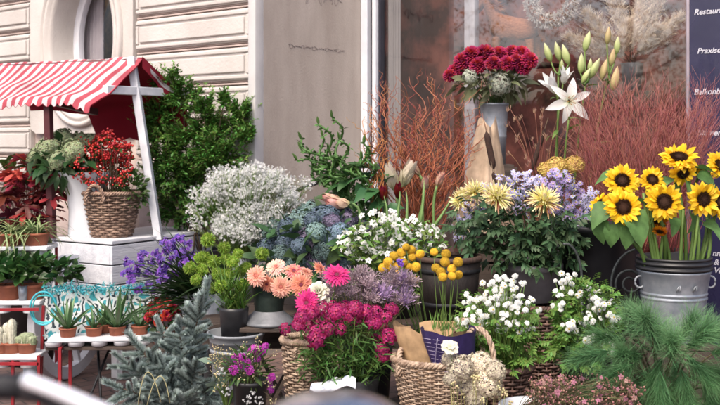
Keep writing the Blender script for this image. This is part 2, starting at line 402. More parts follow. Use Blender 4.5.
# ------------------------------------------------------------------ sign
sg = thing('shop_sign', 'tall navy sign board with white service names beside the shop window', 'sign', fp(2.60, 1.12, 0), rz=WR)
M_navy = solid('navy_board', (.026, .024, .066), (.02, .019, .052), 3, .28, spec=.6, coat=.3)
mb = MB(); box(mb, (.5, 0, 1.75), (1.0, .03, 3.3)); part('board', mb, M_navy, sg, smooth=False, bevel=.004)
mb = MB(); box(mb, (-.012, .002, 1.75), (.02, .035, 3.3)); part('edge_strip', mb, solid('board_edge', (.3, .26, .3), (.22, .19, .22), 5, .5), sg)
M_ink = solid('white_lettering', (.62, .62, .68), (.48, .48, .55), 40, .6)
def text(parent, s, x, z, size, y=-.0175, mat=M_ink, bold=.0):
    cu = bpy.data.curves.new('lettering', 'FONT'); cu.body = s; cu.size = size; cu.extrude = .001; cu.offset = bold; cu.shear = .25
    ob = bpy.data.objects.new('tmp', cu); COL.objects.link(ob)
    bpy.context.view_layer.update()
    me = bpy.data.meshes.new_from_object(ob.evaluated_get(bpy.context.evaluated_depsgraph_get())); bpy.data.objects.remove(ob)
    me.materials.clear(); me.materials.append(mat)
    o = bpy.data.objects.new('lettering', me); COL.objects.link(o); o.parent = parent; o.location = (x, y, z); o.rotation_euler = (pi / 2, 0, 0); return o
for s, px, py in (('Restaurantdeko', 692, 16), ('Praxisdeko', 695, 54.5), ('Balkonbepflanzung', 692, 95), ('Blumendeko', 695, 135.5)):
    Y = 6.16; x = .010 + (px - 689) * .0064; text(sg, s, x, CH + (HZ - py) / F * (Y - x * .6), .049, bold=.0006)
for s, px, py in (('nmern', 705, 255), ('& Deko', 706, 264), ('Villen', 706, 272)):
    x = .02 + (px - 689) * .0076; text(sg, s, x, CH + (HZ - py) / F * (6.05), .048, bold=.0006)

# ------------------------------------------------------------------ things in the window
st = thing('straw_horse', 'brown straw horse figure standing high inside the shop window', 'ornament', at(515, 56, 7.5) - V((0, 0, .0)), rz=WR)
M_straw = solid('straw', (.46, .19, .09), (.26, .09, .04), 40, .85, bump=.8, bscale=90, stretch=(1, 1, 3))
def skin(name, nodes_, edges, mat, parent, sub=2, M=None):
    me = bpy.data.meshes.new(name); me.from_pydata([n[0] for n in nodes_], edges, []); me.materials.append(mat)
    o = bpy.data.objects.new(name, me); COL.objects.link(o); o.parent = parent
    o.modifiers.new('skin', 'SKIN'); s = o.modifiers.new('sub', 'SUBSURF'); s.levels = s.render_levels = sub
    for i, nn in enumerate(nodes_):
        r = nn[1]; me.skin_vertices[0].data[i].radius = (r, r)
        me.skin_vertices[0].data[i].use_root = i == 0
    for p in me.polygons: p.use_smooth = True
    o.modifiers['skin'].use_smooth_shade = True
    return o
skin('body', [((.12, 0, .20), .075), ((0, 0, .21), .085), ((-.12, 0, .22), .075), ((-.20, 0, .34), .05), ((-.25, 0, .44), .045), ((-.31, 0, .40), .036), ((-.37, 0, .33), .024),
              ((.15, .05, .1), .035), ((.17, .05, -.05), .02), ((.15, -.05, .1), .035), ((.17, -.05, -.05), .02), ((-.14, .05, .1), .032), ((-.14, .05, -.05), .02), ((-.14, -.05, .1), .032), ((-.14, -.05, -.05), .02),
              ((.20, 0, .22), .03), ((.25, 0, .08), .02)],
     [(0, 1), (1, 2), (2, 3), (3, 4), (4, 5), (5, 6), (0, 7), (7, 8), (0, 9), (9, 10), (2, 11), (11, 12), (2, 13), (13, 14), (0, 15), (15, 16)], M_straw, st)
mb = MB()
for i in range(160):
    t = R.random(); p = V((-.16 - .09 * t, U(-.03, .03), .36 + .13 * t)); blade(mb, orient(V((.5, U(-.6, .6), -.2 + U(-.5, .5))), p, U(0, 3)), U(.06, .11), .006, .8, 3)
part('mane', mb, leafmat('mane_straw', [(.44, .17, .08), (.55, .24, .12)], trans=.1), st)
mb = MB(); box(mb, (0, 0, -.08), (.62, .24, .03)); part('shelf_board', mb, M_wood, st)
wr_ = thing('feather_wreath', 'white fluffy feather wreath hanging at top inside the shop window', 'wreath', at(552, -2, 7.2), rz=WR)
mb = MB()
for i in range(2400):
    a = U(0, 2 * pi); b = U(0, 2 * pi); d = V((math.cos(a) * math.cos(b), math.sin(b), math.sin(a) * math.cos(b)))
    p = V((math.cos(a) * .17, 0, math.sin(a) * .17)) + d * .03
    leaf(mb, orient(d + V((U(-.7, .7), U(-.7, .7), U(-.7, .7))), p, U(0, 3)), U(.03, .06), .007, 1.2, .1, 3)
part('feathers', mb, leafmat('white_feather', [(.6, .56, .52), (.8, .77, .74)], var=.12), wr_)
mb = MB(); tube(mb, [V((math.cos(a) * .17, 0, math.sin(a) * .17)) for a in [i * pi / 14 for i in range(28)]], .03, n=6, closed=True); part('ring', mb, M_straw, wr_)
pm = thing('reflection_pampas', 'cream pampas plumes in a grey tin, added for the pale reflection in the glass', 'dried grass', at(632, 64, 6.95))  # added plumes; their pale colour stands in for the bright reflection here
bp_ = pm.location.copy()
M_pamp = leafmat('pampas', [(.74, .62, .50), (.86, .77, .66)], var=.15, trans=.3)
for i, (px, py, Y) in enumerate(((590, 18, 6.95), (612, -8, 7.0), (640, 8, 6.9), (662, -12, 6.85), (676, 22, 6.75), (628, 28, 6.8), (655, 34, 6.7), (574, 40, 7.0), (605, 40, 6.9))):
    tip = at(px, py, Y) - bp_; mb = MB(); s0 = V((U(-.03, .03), U(-.03, .03), -.02)); stem(mb, s0, tip * .8, .003, .3); sm = part('stem', mb, M_twig, pm)
    mb = MB(); d = (tip - s0).normalized()
    for k in range(1000):
        t = R.random(); c = s0.lerp(tip, .45 + .65 * t); rr = .10 * math.sin(pi * min(1, .12 + t * .88)) + .01
        dd = V((U(-1, 1), U(-1, 1), U(-.3, 1))) + d * .8
        blade(mb, orient(dd, c + V((U(-1, 1), U(-1, 1), U(-1, 1))) * rr * .5, U(0, 3)), U(.04, .10), .0035, 1.4, 3)
    part('plume', mb, M_pamp, pm)
mb = MB(); lathe(mb, [(.001, -.19), (.06, -.19), (.075, 0), (.08, .005), (.072, .005), (.06, -.1)], 24); part('tin', mb, M_zincd, pm)
stand_mats = M_wood
def plinthbox(name, label, cat, x, Y, z, sx, sy, mat=None, slats=True):
    """a dark crate or block that carries a pot: z is its top"""
    t = thing(name, label, cat, (x, Y, 0)); mat = mat or M_wood
    if slats:
        for s, (a, b, w_, d_) in enumerate(((0, -sy / 2, sx, .018), (0, sy / 2, sx, .018), (-sx / 2, 0, .018, sy - .04), (sx / 2, 0, .018, sy - .04))):
            k = max(2, int(z / .11))
            m = MB()
            for q in range(k): box(m, (a, b, z * (q + .5) / k - .01), (w_, d_, z / k * .86))
            part('slat_side', m, mat, t, smooth=False)
        m = MB(); box(m, (0, 0, z - .009), (sx - .03, sy - .03, .018)); part('top_board', m, mat, t, smooth=False, bevel=.003)
    else:
        m = MB(); box(m, (0, 0, z / 2), (sx, sy, z)); part('body', m, mat, t, smooth=False, bevel=.01)
    return t
plinthbox('display_crate', 'dark crate under the pampas tin inside the shop window', 'crate', bp_.x, bp_.y, bp_.z - .19, .3, .25)

# ------------------------------------------------------------------ the far side of the street, seen only mirrored in the glass
def faraway():
    ob = thing('reflection_wall', 'long low red brick wall added across the street for its reflection in the glass', 'wall', (-17, -3, 0), rz=math.radians(120))  # added wall, kept low and red so sky and a reddish tone reflect
    mc = solid('dull_brick', (.26, .11, .085), (.13, .06, .05), 6, .85)
    m = MB(); box(m, (0, 0, 1.25), (36, .3, 2.5)); part('wall', m, mc, ob, smooth=False)
    m = MB(); box(m, (0, 0, 2.54), (36, .42, .08)); part('coping', m, solid('coping_stone', (.5, .45, .4), (.35, .31, .28), 3, .8), ob, smooth=False)
faraway()
M_bark = solid('bark', (.12, .085, .065), (.05, .038, .03), 14, .9, bump=.7, stretch=(1, 1, .3))
def tree(label, x, y, h, r, stops, seed):
    global R
    keep = R; R = random.Random(seed)
    t = thing('street_tree', label, 'tree', (x, y, 0), 'street trees mirrored in the glass'); m = MB(); lm = MB()
    tube(m, [V((0, 0, 0)), V((.1, 0, h * .25)), V((0, .1, h * .5)), V((.1, 0, h * .8))], .16, .05, 8)
    for i in range(26):
        a = U(0, 6.28); z = U(h * .32, h * .8); e = V((math.cos(a) * r * U(.5, 1), math.sin(a) * r * U(.5, 1), z + U(.2, 1.2)))
        tube(m, bez(V((0, 0, z)), V((e.x * .5, e.y * .5, z + .1)), e, 5), .035, .01, 5)
        leafcloud(lm, e, (r * .36, r * .36, r * .28), 150, .10, .06, 0, .5, ovate, seg=2)
    part('trunk', m, M_bark, t); part('crown', lm, leafmat('tree_leaf_%d' % seed, stops, var=.35), t); R = keep
tree('autumn street tree with ochre leaves mirrored in the glass', -12.2, -.6, 6.0, 2.0, [(.34, .25, .15), (.44, .34, .22)], 4)
tree('pale tan street tree mirrored near the sign side of the glass', -10.5, -3.4, 6.2, 2.1, [(.40, .31, .21), (.50, .41, .30)], 6)
tree('olive green street tree mirrored in the glass', -12.5, 4.6, 7.0, 2.4, [(.12, .12, .05), (.2, .18, .08)], 5)
# ------------------------------------------------------------------ white flower barrow with striped awning
cb = at(112, 241, 6.2); CT = cb.z                     # nearest corner of the table top
uL = V((-.883, .469, 0)); uR = V((.53, .848, 0))
ct = thing('flower_cart', 'white wooden flower cart with red striped awning and one spoked wheel', 'cart', (cb.x, cb.y, 0), rz=math.atan2(.848, .53))
# local frame: x runs along the right-hand side (away), y along the left face (uL), z up
def cl(p): return V(((p.x - cb.x) * .53 + (p.y - cb.y) * .848, -(p.x - cb.x) * .848 + (p.y - cb.y) * .53, p.z))
LX, LY = .95, .56
mb = MB(); box(mb, (LX / 2, LY / 2, CT - .012), (LX, LY, .024)); part('table_top', mb, M_white, ct, smooth=False, bevel=.004)
M_whitep = solid('white_planks', (.72, .73, .77), (.55, .56, .61), 7, .55, bump=.3, bscale=30, stretch=(.4, 3, 3))
for k in range(4):
    mb = MB(); z = CT - .03 - .125 * (k + .5)
    box(mb, (LX / 2, .011, z), (LX - .002, .02, .118)); part('side_plank', mb, M_whitep, ct, smooth=False, bevel=.004)
    mb = MB(); box(mb, (.011, LY / 2 + .0115, z), (.02, LY - .023, .118)); part('front_plank', mb, M_whitep, ct, smooth=False, bevel=.004)
mb = MB(); box(mb, (LX / 2, LY - .012, CT - .28), (LX - .03, .02, .5)); box(mb, (LX - .012, LY / 2, CT - .28), (.02, LY - .05, .5)); part('back_board', mb, M_whitep, ct, smooth=False)
mb = MB(); box(mb, (LX / 2, LY / 2, CT - .52), (LX - .05, LY - .05, .02)); part('bottom_board', mb, M_whitep, ct, smooth=False)
for x, y in ((LX - .08, .06), (LX - .08, LY - .06), (.1, .06)):
    mb = MB(); box(mb, (x, y, (CT - .5) / 2), (.05, .05, CT - .5)); part('leg', mb, M_white, ct, smooth=False, bevel=.004)
# spoked wheel in front of the left face; its plane runs along x
WC = cl(at(69, 318, 6.3)); WRAD = .39; WC.z = WRAD + .002
wh = thing('wheel', None, None); wh.parent = ct; wh.location = WC; wh.rotation_euler = (0, 0, math.radians(14))
mb = MB(); prof = [(WRAD - .075, -.026), (WRAD - .004, -.026), (WRAD, -.022), (WRAD, .022), (WRAD - .004, .026), (WRAD - .075, .026), (WRAD - .075, -.026)]
MX = Matrix.Rotation(pi / 2, 4, 'X'); lathe(mb, prof, 56, MX); part('rim', mb, M_white, wh, smooth=False)
for k in range(8):
    a = 2 * pi * k / 8 + .3; mb = MB(); bar(mb, (math.cos(a) * .05, 0, math.sin(a) * .05), (math.cos(a) * (WRAD - .07), 0, math.sin(a) * (WRAD - .07)), .04, .026); part('spoke', mb, M_white, wh, smooth=False, bevel=.004)
mb = MB(); lathe(mb, [(.001, -.05), (.04, -.05), (.065, -.025), (.065, .025), (.04, .05), (.001, .05)], 24, MX); part('hub', mb, M_white, wh)
mb = MB(); bar(mb, WC + V((-.03, .08, 0)), WC + V((.10, -.28, 0)), .03); part('axle', mb, M_iron, ct)
# posts, tie beam, ridge
P0 = at(135, 57, 6.6); ez = 1.77; rz_ = P0.z; d1, d2 = .45, .44; LEN = 1.45
mb = MB(); bar(mb, cl(at(159, 240, 6.56)), cl(at(131, 57, 6.575)), .055, .05); part('post', mb, M_white, ct, smooth=False, bevel=.005)
A = P0 - uR * (d1 * .66); A.z = ez + .05; B = P0 + uR * (d2 + .02); B.z = ez + .055; off = uL * -.03
mb = MB(); bar(mb, cl(A + off), cl(B + off), .045, .055); part('tie_beam', mb, M_white, ct, smooth=False, bevel=.005)
M_maroon = solid('dark_maroon', (.11, .03, .035), (.07, .02, .024), 8, .55)  # dark maroon tone for the ridge beam, left post and strut
mb = MB(); Q = P0 + uL * .62; Q.z = rz_ - .02; bar(mb, cl(P0 - V((0, 0, .03))), cl(P0 + uL * LEN - V((0, 0, .03))), .04); part('ridge_beam', mb, M_maroon, ct)
mb = MB(); a_ = at(48, 101, 6.42); b_ = at(52, 238, 6.46); bar(mb, cl(a_), cl(b_), .045); part('post', mb, M_maroon, ct, smooth=False, bevel=.004)
mb = MB(); bar(mb, cl(at(46, 100, 6.40)), cl(at(96, 112, 6.75)), .05, .045); part('strut', mb, M_maroon, ct, smooth=False, bevel=.004)
# awning cloth: two striped slopes, a maroon lining, scalloped edges
M_sw = leafmat('awning_white', [(.76, .71, .72), (.76, .71, .72)], trans=.35, var=0, hue=0, rough=.8, mottle=5)
M_sr = leafmat('awning_red', [(.55, .10, .135), (.55, .10, .135)], trans=.35, var=0, hue=0, rough=.8, mottle=5)
M_lin = leafmat('awning_lining', [(.20, .008, .022), (.23, .01, .026)], trans=.15, var=0, hue=0, rough=.85)
awn = thing('awning', None, None); awn.parent = ct
def slope(name, dx, npair, lift, scal, mats, ru=0.0, hang=.05, z0=0):
    mb = MB(); nu = npair * 8; nv = 14
    dn = -uR * d1 if dx < 0 else uR * d2
    idx = {}; vs = []
    for i in range(nu + 1):
        u = -.06 + (LEN + .06) * i / nu
        for j in range(nv + 1):
            v = j / nv
            p = P0 + uL * u
            if v <= .8:
                q = v / .8; p = p + dn * q; p.z = rz_ + (ez - rz_) * q
                p.z += -.034 * math.sin(pi * q) + .010 * NZ.noise(V((u * 7, q * 5, 1.5))) + .010 * math.sin(u * 9 + q * 3) * q + .014 * math.sin(u * 4.1 + 1.3) * q + .018 * math.sin(q * 5.5 - u * 2.2) * (1 - abs(2 * q - 1)) - ru * max(0, 1 - (u + .06) / .16) * (.25 + .75 * q) * .07
            else:
                q = (v - .8) / .2; p = p + dn * (1 + .04 * q); sc = abs(math.sin(pi * u / LEN * scal))
                p.z = ez - q * ((hang if hang < .2 or u < .78 else max(.05, hang - (u - .78) * 2.2)) * ((.62 + .38 * sc) if hang < .2 else (.93 + .07 * sc))) + .010 * math.sin(u * 9 + 3) + .014 * math.sin(u * 4.1 + 1.3) - ru * max(0, 1 - (u + .06) / .16) * .07
                p = p + dn.normalized() * (.012 * math.sin(u * 17) * q)
            p.z += z0
            vs.append(cl(p))
    b = nv + 1
    mb.v = vs; mb.uv = [(.5, .5)] * len(vs)
    for i in range(nu):
        for j in range(nv): mb.f.append((i * b + j, (i + 1) * b + j, (i + 1) * b + j + 1, i * b + j + 1)); mb.mi.append(((i // 4) % 2) if len(mats) > 1 else 0)
    o = part(name, mb, mats, awn); return o
slope('front_cloth', -1, 19, 0, 22, [M_sr, M_sw], 1.0, .06)
slope('back_cloth', 1, 19, 0, 22, [M_sr, M_sw], .4, .05)
slope('lining', 1, 19, 0, 9, [M_lin], .4, .27, -.008)
slope('lining', -1, 19, 0, 22, [M_lin], 1.0, .055, -.008)
# gable flaps: the striped edge that hangs over both ends at the right
mb = MB(); n = 26; vs = []
for i in range(n + 1):
    q = i / n; p = P0 - uL * .062 + (uR * d2 * q); p.z = rz_ + (ez - rz_) * q + .004; sc = .10 * (.75 + .25 * abs(math.sin(q * pi * 3.0)))
    for k in range(4):
        r = k / 3; vs.append(cl(p + V((0, 0, -sc * r)) - uL * (.02 * math.sin(q * 12) * r)))
mb.v = vs; mb.uv = [(.5, .5)] * len(vs)
for i in range(n):
    for k in range(3): mb.f.append((i * 4 + k, i * 4 + 4 + k, i * 4 + 5 + k, i * 4 + 1 + k)); mb.mi.append(1 if k == 1 and i > 3 else 0)
part('gable_flap', mb, [M_lin, M_sw], awn)

# ------------------------------------------------------------------ wicker baskets (stakes, woven rows, rim)
def basket(parent, rb, rt, h, rows, stakes, mat, oval=1.0, rim=.012, lean=0):
    mb = MB(); k = stakes
    rows = int(rows * 1.45)
    for i in range(rows):
        z = h * (i + .5) / rows; r = rb + (rt - rb) * (z / h) ** .8; th = h / rows * .44
        seg = []
        for j in range(k * 4):
            a = 2 * pi * j / (k * 4); am = .0065 * math.cos(pi * j / 4 + pi * i) + U(-.0012, .0012)
            seg.append(V(((r + am) * math.cos(a), (r + am) * math.sin(a) * oval, z + U(-.001, .001))))
        cut = R.randrange(k * 4); seg = seg[cut:] + seg[:cut]; q = len(seg) // 3
        for c in range(3):
            s_ = seg[c * q:(c + 1) * q + 1] if c < 2 else seg[c * q:] + seg[:1]
            tube(mb, s_, th, n=5, flat=.8)
    part('weave', mb, mat, parent)
    mb = MB()
    for j in range(k):
        a = 2 * pi * j / k; tube(mb, [V((rb * math.cos(a), rb * math.sin(a) * oval, 0)), V((rt * math.cos(a), rt * math.sin(a) * oval, h))], .0045, n=5)
    part('stakes', mb, mat, parent)
    mb = MB()
    for ph in (0, pi * .66, pi * 1.33):
        tube(mb, [V(((rt + rim * .7 * math.cos(t * 22 + ph)) * math.cos(t), (rt + rim * .7 * math.cos(t * 22 + ph)) * math.sin(t) * oval, h + rim * .7 * math.sin(t * 22 + ph))) for t in [2 * pi * q / 150 for q in range(150)]], rim * .62, n=5, closed=True)
    part('rim', mb, mat, parent)
    mb = MB(); lathe(mb, [(.001, .008), (rb, .008)], 24, Matrix.Diagonal((1, oval, 1, 1))); part('bottom', mb, mat, parent)
def hoop(parent, c, d, w, h, mat, r=.008):
    """a twisted handle: an arch of width w and height h over c, across direction d"""
    mb = MB(); d = V(d).normalized(); nrm = V((-d.y, d.x, 0))
    for ph in (0, pi * .67, pi * 1.33):
        pts = []
        for i in range(40):
            t = i / 39; a = pi * t; o = r * .7
            base = V(c) + d * (math.cos(a) * w / 2) + V((0, 0, math.sin(a) * h)); rad = d * math.cos(a) + V((0, 0, math.sin(a)))
            pts.append(base + rad * (o * math.cos(t * 26 + ph)) + nrm * (o * math.sin(t * 26 + ph)))
        tube(mb, pts, r * .62, n=5)
    part('handle', mb, mat, parent)
def lathe_part(name, prof, mat, parent, n=36, loc=None, wob=0):
    mb = MB(); lathe(mb, prof, n, wob=wob); return part(name, mb, mat, parent, loc)
def pot(parent, r, h, mat, name='pot', z=0, taper=.72, rimh=.18, soil=True, n=28):
    mb = MB(); rr = r * 1.0; rh = h * rimh
    lathe(mb, [(.001, z), (r * taper, z), (r * (taper + (1 - taper) * .82) * .96, z + h - rh), (rr, z + h - rh), (rr, z + h), (rr * .92, z + h), (rr * .88, z + h - rh)], n)
    o = part(name, mb, mat, parent, bevel=0)
    if soil: lathe_part('soil', [(.001, z + h * .84), (r * .9, z + h * .82)], M_soil, parent, 20)
    return o

# things on the cart: wicker basket with red berries, tall white vase with hydrangeas
G_cart = 'things on the flower cart'
bk = thing('wicker_basket', 'brown wicker basket with round front handle on the white cart', 'basket', V((-1.615, 6.50, CT)))
k0 = bk.location.copy()
basket(bk, .125, .185, .285, 13, 22, M_wick)
hoop(bk, (-.06, -.187, .235), (1, 0, 0), .115, .105, M_wick, .010)
M_berry = leafmat('red_berry', [(.44, .012, .014), (.55, .022, .022)], trans=0, var=.3, hue=.006, rough=.3, spec=.5)
M_green = leafmat('mid_green', [(.05, .10, .025), (.075, .14, .035)], var=.35)
M_dgreen = leafmat('dark_green', [(.02, .05, .017), (.035, .075, .024)], var=.35, rough=.4)
M_lgreen = leafmat('light_green', [(.10, .18, .04), (.16, .26, .06)], var=.3)
rb_ = thing('berry_branches', 'bunch of bright red berry branches in the brown wicker basket on cart', 'berries', k0 + V((0, 0, .1)))
mbS, mbB, mbL = MB(), MB(), MB()
for i in range(100):
    px, py = 104 + U(-29, 30), 158 + U(-24, 30)
    if (px - 104) ** 2 / 900 + (py - 160) ** 2 / 650 > 1.15: continue
    tip = at(px, py, 6.45 + U(-.16, .18)) - rb_.location
    stem(mbS, V((tip.x * .3, tip.y * .3, .02)), tip, .0028, .2)
    for q in range(18):
        p = tip + V((U(-1, 1), U(-1, 1), U(-1, 1))).normalized() * U(.008, .05); ball(mbB, p, U(.0055, .009), 6, 4)
    for q in range(2): leaf(mbL, orient(V((U(-1, 1), U(-1, 1), U(-.2, 1))), tip - V((0, 0, .02)), U(-1, 1)), U(.03, .06), .022, .6)
part('stem', mbS, M_twig, rb_); part('berries', mbB, M_berry, rb_, kind='stuff'); part('foliage', mbL, M_green, rb_)
lv = thing('leafy_sprigs', 'green leafy sprigs at the right rim of the cart basket', 'foliage', k0 + V((.10, -.02, .2)))
mb = MB(); leafcloud(mb, (.03, 0, .10), (.11, .11, .12), 240, .05, .026, .3, .5, ovate); part('foliage', mb, M_green, lv)
mb = MB()
for i in range(14): stem(mb, (U(-.02, .02), U(-.02, .02), -.05), (U(-.08, .12), U(-.1, .1), U(.05, .2)), .002)
part('stem', mb, M_stem, lv)

vz = thing('tall_vase', 'tall flared white vase on the cart left of the wicker basket', 'vase', V((-1.79, 6.52, CT)))
M_vase = solid('white_glaze', (.76, .78, .81), (.7, .72, .76), 3, .25, spec=.5)
lathe_part('body', [(.001, 0), (.105, 0), (.11, .01), (.105, .16), (.118, .28), (.16, .39), (.175, .42), (.168, .42), (.15, .39), (.11, .27), (.095, .15)], M_vase, vz, 48)
# mop-head hydrangea prototypes
def mop_mesh(name, stops, r=.085, n=150, fl=.016, zmin=-.55, var=.22, W=.85):
    mb = MB(); ph = U(0, 50)
    for d in dirs(n, zmin):
        d = (d + V((U(-.1, .1), U(-.1, .1), U(-.1, .1)))).normalized(); p = V((d.x * r, d.y * r, d.z * r * .8)) * (U(.84, 1.06) + .22 * NZ.noise(d * 2.6 + V((ph, 0, 0))))
        floret(mb, zmat(d + V((U(-.35, .35), U(-.35, .35), U(-.35, .35))), p, U(0, 3)), 4, fl, fl * W, .15, .3, obov, 2)
    return mb.mesh(name, leafmat(name + '_mat', stops, var=var, hue=.045, rough=.7))
GH = [mop_mesh('green_mop_%d' % i, [(.22, .28, .12), (.34, .42, .24), (.40, .40, .28)], .085, 230, .018) for i in range(2)]
gh = thing('hydrangea_bunch', 'pale green hydrangea heads in the tall white vase on cart', 'flowers', vz.location + V((0, 0, .05)))
mbS, mbL = MB(), MB()
for i, (px, py, Y, s) in enumerate(((48, 148, 6.45, 1.0), (74, 150, 6.4, 1.0), (62, 139, 6.55, .95), (36, 157, 6.5, .8), (78, 141, 6.6, .8), (58, 160, 6.36, .85), (90, 142, 6.6, .7))):
    p = at(px, py, Y) - gh.location; put('flower_head', GH[i % 2], gh, p, (p.x * 2, -.6, .6), U(0, 6), s * .92); stem(mbS, (p.x * .3, p.y * .3, .1), p, .004)
    leafcloud(mbL, p - V((0, 0, .07)), (.10, .10, .06), 16, .11, .055, -.1, .8, ovate)
leafcloud(mbL, at(62, 170, 6.42) - gh.location, (.15, .12, .06), 60, .11, .05, -.3, .8, ovate)
part('stem', mbS, M_stem, gh); part('foliage', mbL, M_dgreen, gh)

# dark red maple-leaved plant at the far left
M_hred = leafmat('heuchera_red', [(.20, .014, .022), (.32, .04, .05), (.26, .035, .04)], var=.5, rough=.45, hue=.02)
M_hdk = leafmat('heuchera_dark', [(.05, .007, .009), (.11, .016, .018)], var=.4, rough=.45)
def lobed(mb, M, s):
    """a five-lobed leaf"""
    vs = [M @ V((0, 0, 0))]; uv = [(.5, 0)]; k = 20
    for i in range(k + 1):
        a = -2.3 + 4.6 * i / k; rr = s * (.62 + .38 * math.cos(a * 5.0) * (1 if abs(a) < 2 else .5)) * (1 - .12 * abs(a)); zz = -.25 * rr * rr / s + .05 * s * math.sin(i * 2.5)
        vs.append(M @ V((math.sin(a) * rr, math.cos(a) * rr + s * .15, zz))); uv.append((.5, rr / s))
    mb.add(vs, [(0, i, i + 1) for i in range(1, k + 1)], uv)
hp = thing('red_leaved_plant', 'dark red plant with large lobed leaves behind the left shelves', 'potted plant', atz(28, 6.75, .0))
lathe_part('pot', [(.001, 0), (.16, 0), (.2, .80), (.21, .81), (.19, .81), (.18, .74)], M_blk, hp)
mb, mb2, mbS = MB(), MB(), MB()
for i in range(150):
    px, py = 32 + U(-34, 28), 190 + U(-42, 40)
    if (px - 30) ** 2 / 1100 + (py - 192) ** 2 / 1700 > 1: continue
    p = at(px, py, 6.7 + U(-.25, .2)) - hp.location; d = V((U(-.8, .8), U(-1.4, -.2), U(-.6, .8)))
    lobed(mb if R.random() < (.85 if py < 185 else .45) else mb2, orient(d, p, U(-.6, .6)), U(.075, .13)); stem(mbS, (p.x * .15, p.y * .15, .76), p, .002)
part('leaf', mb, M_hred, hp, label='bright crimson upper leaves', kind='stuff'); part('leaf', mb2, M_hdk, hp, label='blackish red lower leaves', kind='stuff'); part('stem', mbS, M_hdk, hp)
gp = thing('green_leaf_plant', 'small bright green leaf tuft at the far left edge above the shelves', 'potted plant', atz(-3, 7.0, .80))
pot(gp, .09, .16, M_blk); mb = MB(); leafcloud(mb, (0, 0, .40), (.10, .1, .16), 80, .14, .05, .5, .6, lance); part('foliage', mb, M_lgreen, gp)
plinthbox('dark_crate', 'dark crate behind the shelf stand under the green leaf tuft', 'crate', gp.location.x, 7.0, .80, .3, .3)

# ------------------------------------------------------------------ dense green bush between cart and wall
bs = thing('potted_bush', 'dense green bush in black planter between the cart and the wall', 'bush', atz(196, 6.88, 0))
lathe_part('pot', [(.001, 0), (.17, 0), (.22, .74), (.235, .76), (.21, .76), (.2, .7)], M_blk, bs)
mb = MB(); mbS = MB(); mbY = MB()
clumps = [(166, 84, 17, 11), (182, 100, 20, 18), (160, 120, 18, 20), (205, 132, 22, 22), (240, 112, 12, 10), (231, 130, 16, 16), (246, 136, 7, 8), (190, 150, 36, 28), (218, 160, 30, 26), (170, 175, 24, 28), (196, 190, 36, 28), (228, 185, 20, 26), (180, 212, 30, 18), (150, 145, 8, 18), (210, 215, 30, 14), (205, 110, 9, 13), (224, 102, 5, 7), (148, 128, 7, 8)]
for px, py, rx, ry in clumps:
    c = at(px, py, 6.86 + U(-.10, .08)) - bs.location; sx, sz = rx * 6.6 / 1000, ry * 6.6 / 1000
    nsh = int(11 + rx * ry / 9.5)
    for i in range(nsh):
        d = V((U(-1, 1), U(-1, 1), U(-.7, 1))).normalized(); s0 = c + V((d.x * sx, d.y * min(sx, .16), d.z * sz)) * U(.2, .6); e = c + V((d.x * sx, d.y * min(sx, .16), d.z * sz)) * U(.8, 1.2) + V((0, 0, U(.0, .05)))
        tube(mbS, [s0, (s0 + e) / 2 + V((0, 0, .01)), e], .0022, .001, 4)
        for k in range(34):
            t = R.random(); p = s0.lerp(e, t) + V((U(-1, 1), U(-1, 1), U(-1, 1))) * .016; dd = (e - s0).normalized() * .9 + V((U(-1, 1), U(-1, 1), U(-.4, 1)))
            leaf(mb, orient(dd, p, U(-1, 1)), U(.022, .042), U(.011, .020), .5, .2, 2, ovate)
    for i in range(int(3 + (rx + ry) / 7)):
        a = U(-.3, pi + .3); s0 = c + V((math.cos(a) * sx * .8, U(-.12, .05), math.sin(a) * sz * .8)); d = V((math.cos(a) * .8 + U(-.3, .3), U(-.6, .2), math.sin(a) * .6 + .7)).normalized(); l = U(.06, .13); e = s0 + d * l
        tube(mbS, [s0, e], .0018, .001, 4)
        for k in range(20): p = s0.lerp(e, R.random() * 1.05); leaf(mbY, orient(d * .8 + V((U(-1, 1), U(-1, 1), U(-.3, .8))), p, U(-1, 1)), U(.016, .032), U(.008, .015), .4, .2, 2, ovate)
    stem(mbS, (U(-.08, .08), U(-.06, .06), .7), c, .006, .2)
M_bush = leafmat('bush_leaf', [(.06, .155, .027), (.14, .29, .055)], var=.65, hue=.035, rough=.42, trans=.28)
part('foliage', mb, M_bush, bs); part('young_shoots', mbY, leafmat('young_leaf', [(.12, .24, .045), (.22, .38, .09)], var=.4, trans=.35), bs); part('trunk', mbS, M_twig, bs)

# ------------------------------------------------------------------ red iron shelf stand with white trays (left)
ss = thing('shelf_stand', 'stepped red iron stand with three white shelf trays at the left edge', 'shelf', (0, 0, 0))
def tray_mesh(x0, x1, Y0, Y1, z, parent, name='tray'):
    mb = MB(); box(mb, ((x0 + x1) / 2, (Y0 + Y1) / 2, z - .012), (x1 - x0, Y1 - Y0, .024)); o = part(name, mb, M_tray, parent, smooth=False, bevel=.006)
    k = max(2, int((x1 - x0) / .13))
    for i in range(k):
        mb = MB(); M = T(x0 + (x1 - x0) * (i + .5) / k, Y0 + .07, z - .075); lathe(mb, [(.04, 0), (.048, .051)], 16, M); part('cup', mb, M_tray, o)
    return o
tiers = [(-70, 47, 5.95, .865), (-70, 40, 5.80, .565), (-70, 37, 5.62, .285)]
for i, (pa, pb, Y, z) in enumerate(tiers):
    tray_mesh((pa - 360) / 1000 * Y, (pb - 360) / 1000 * Y, Y, Y + .22, z, ss)
mb = MB(); xr = (39.5 - 360) / 1000 * 5.62
mbs = []
def rbar(a, b, w=.016):
    m = MB(); bar(m, a, b, w); part('frame_bar', m, M_red, ss, smooth=False)
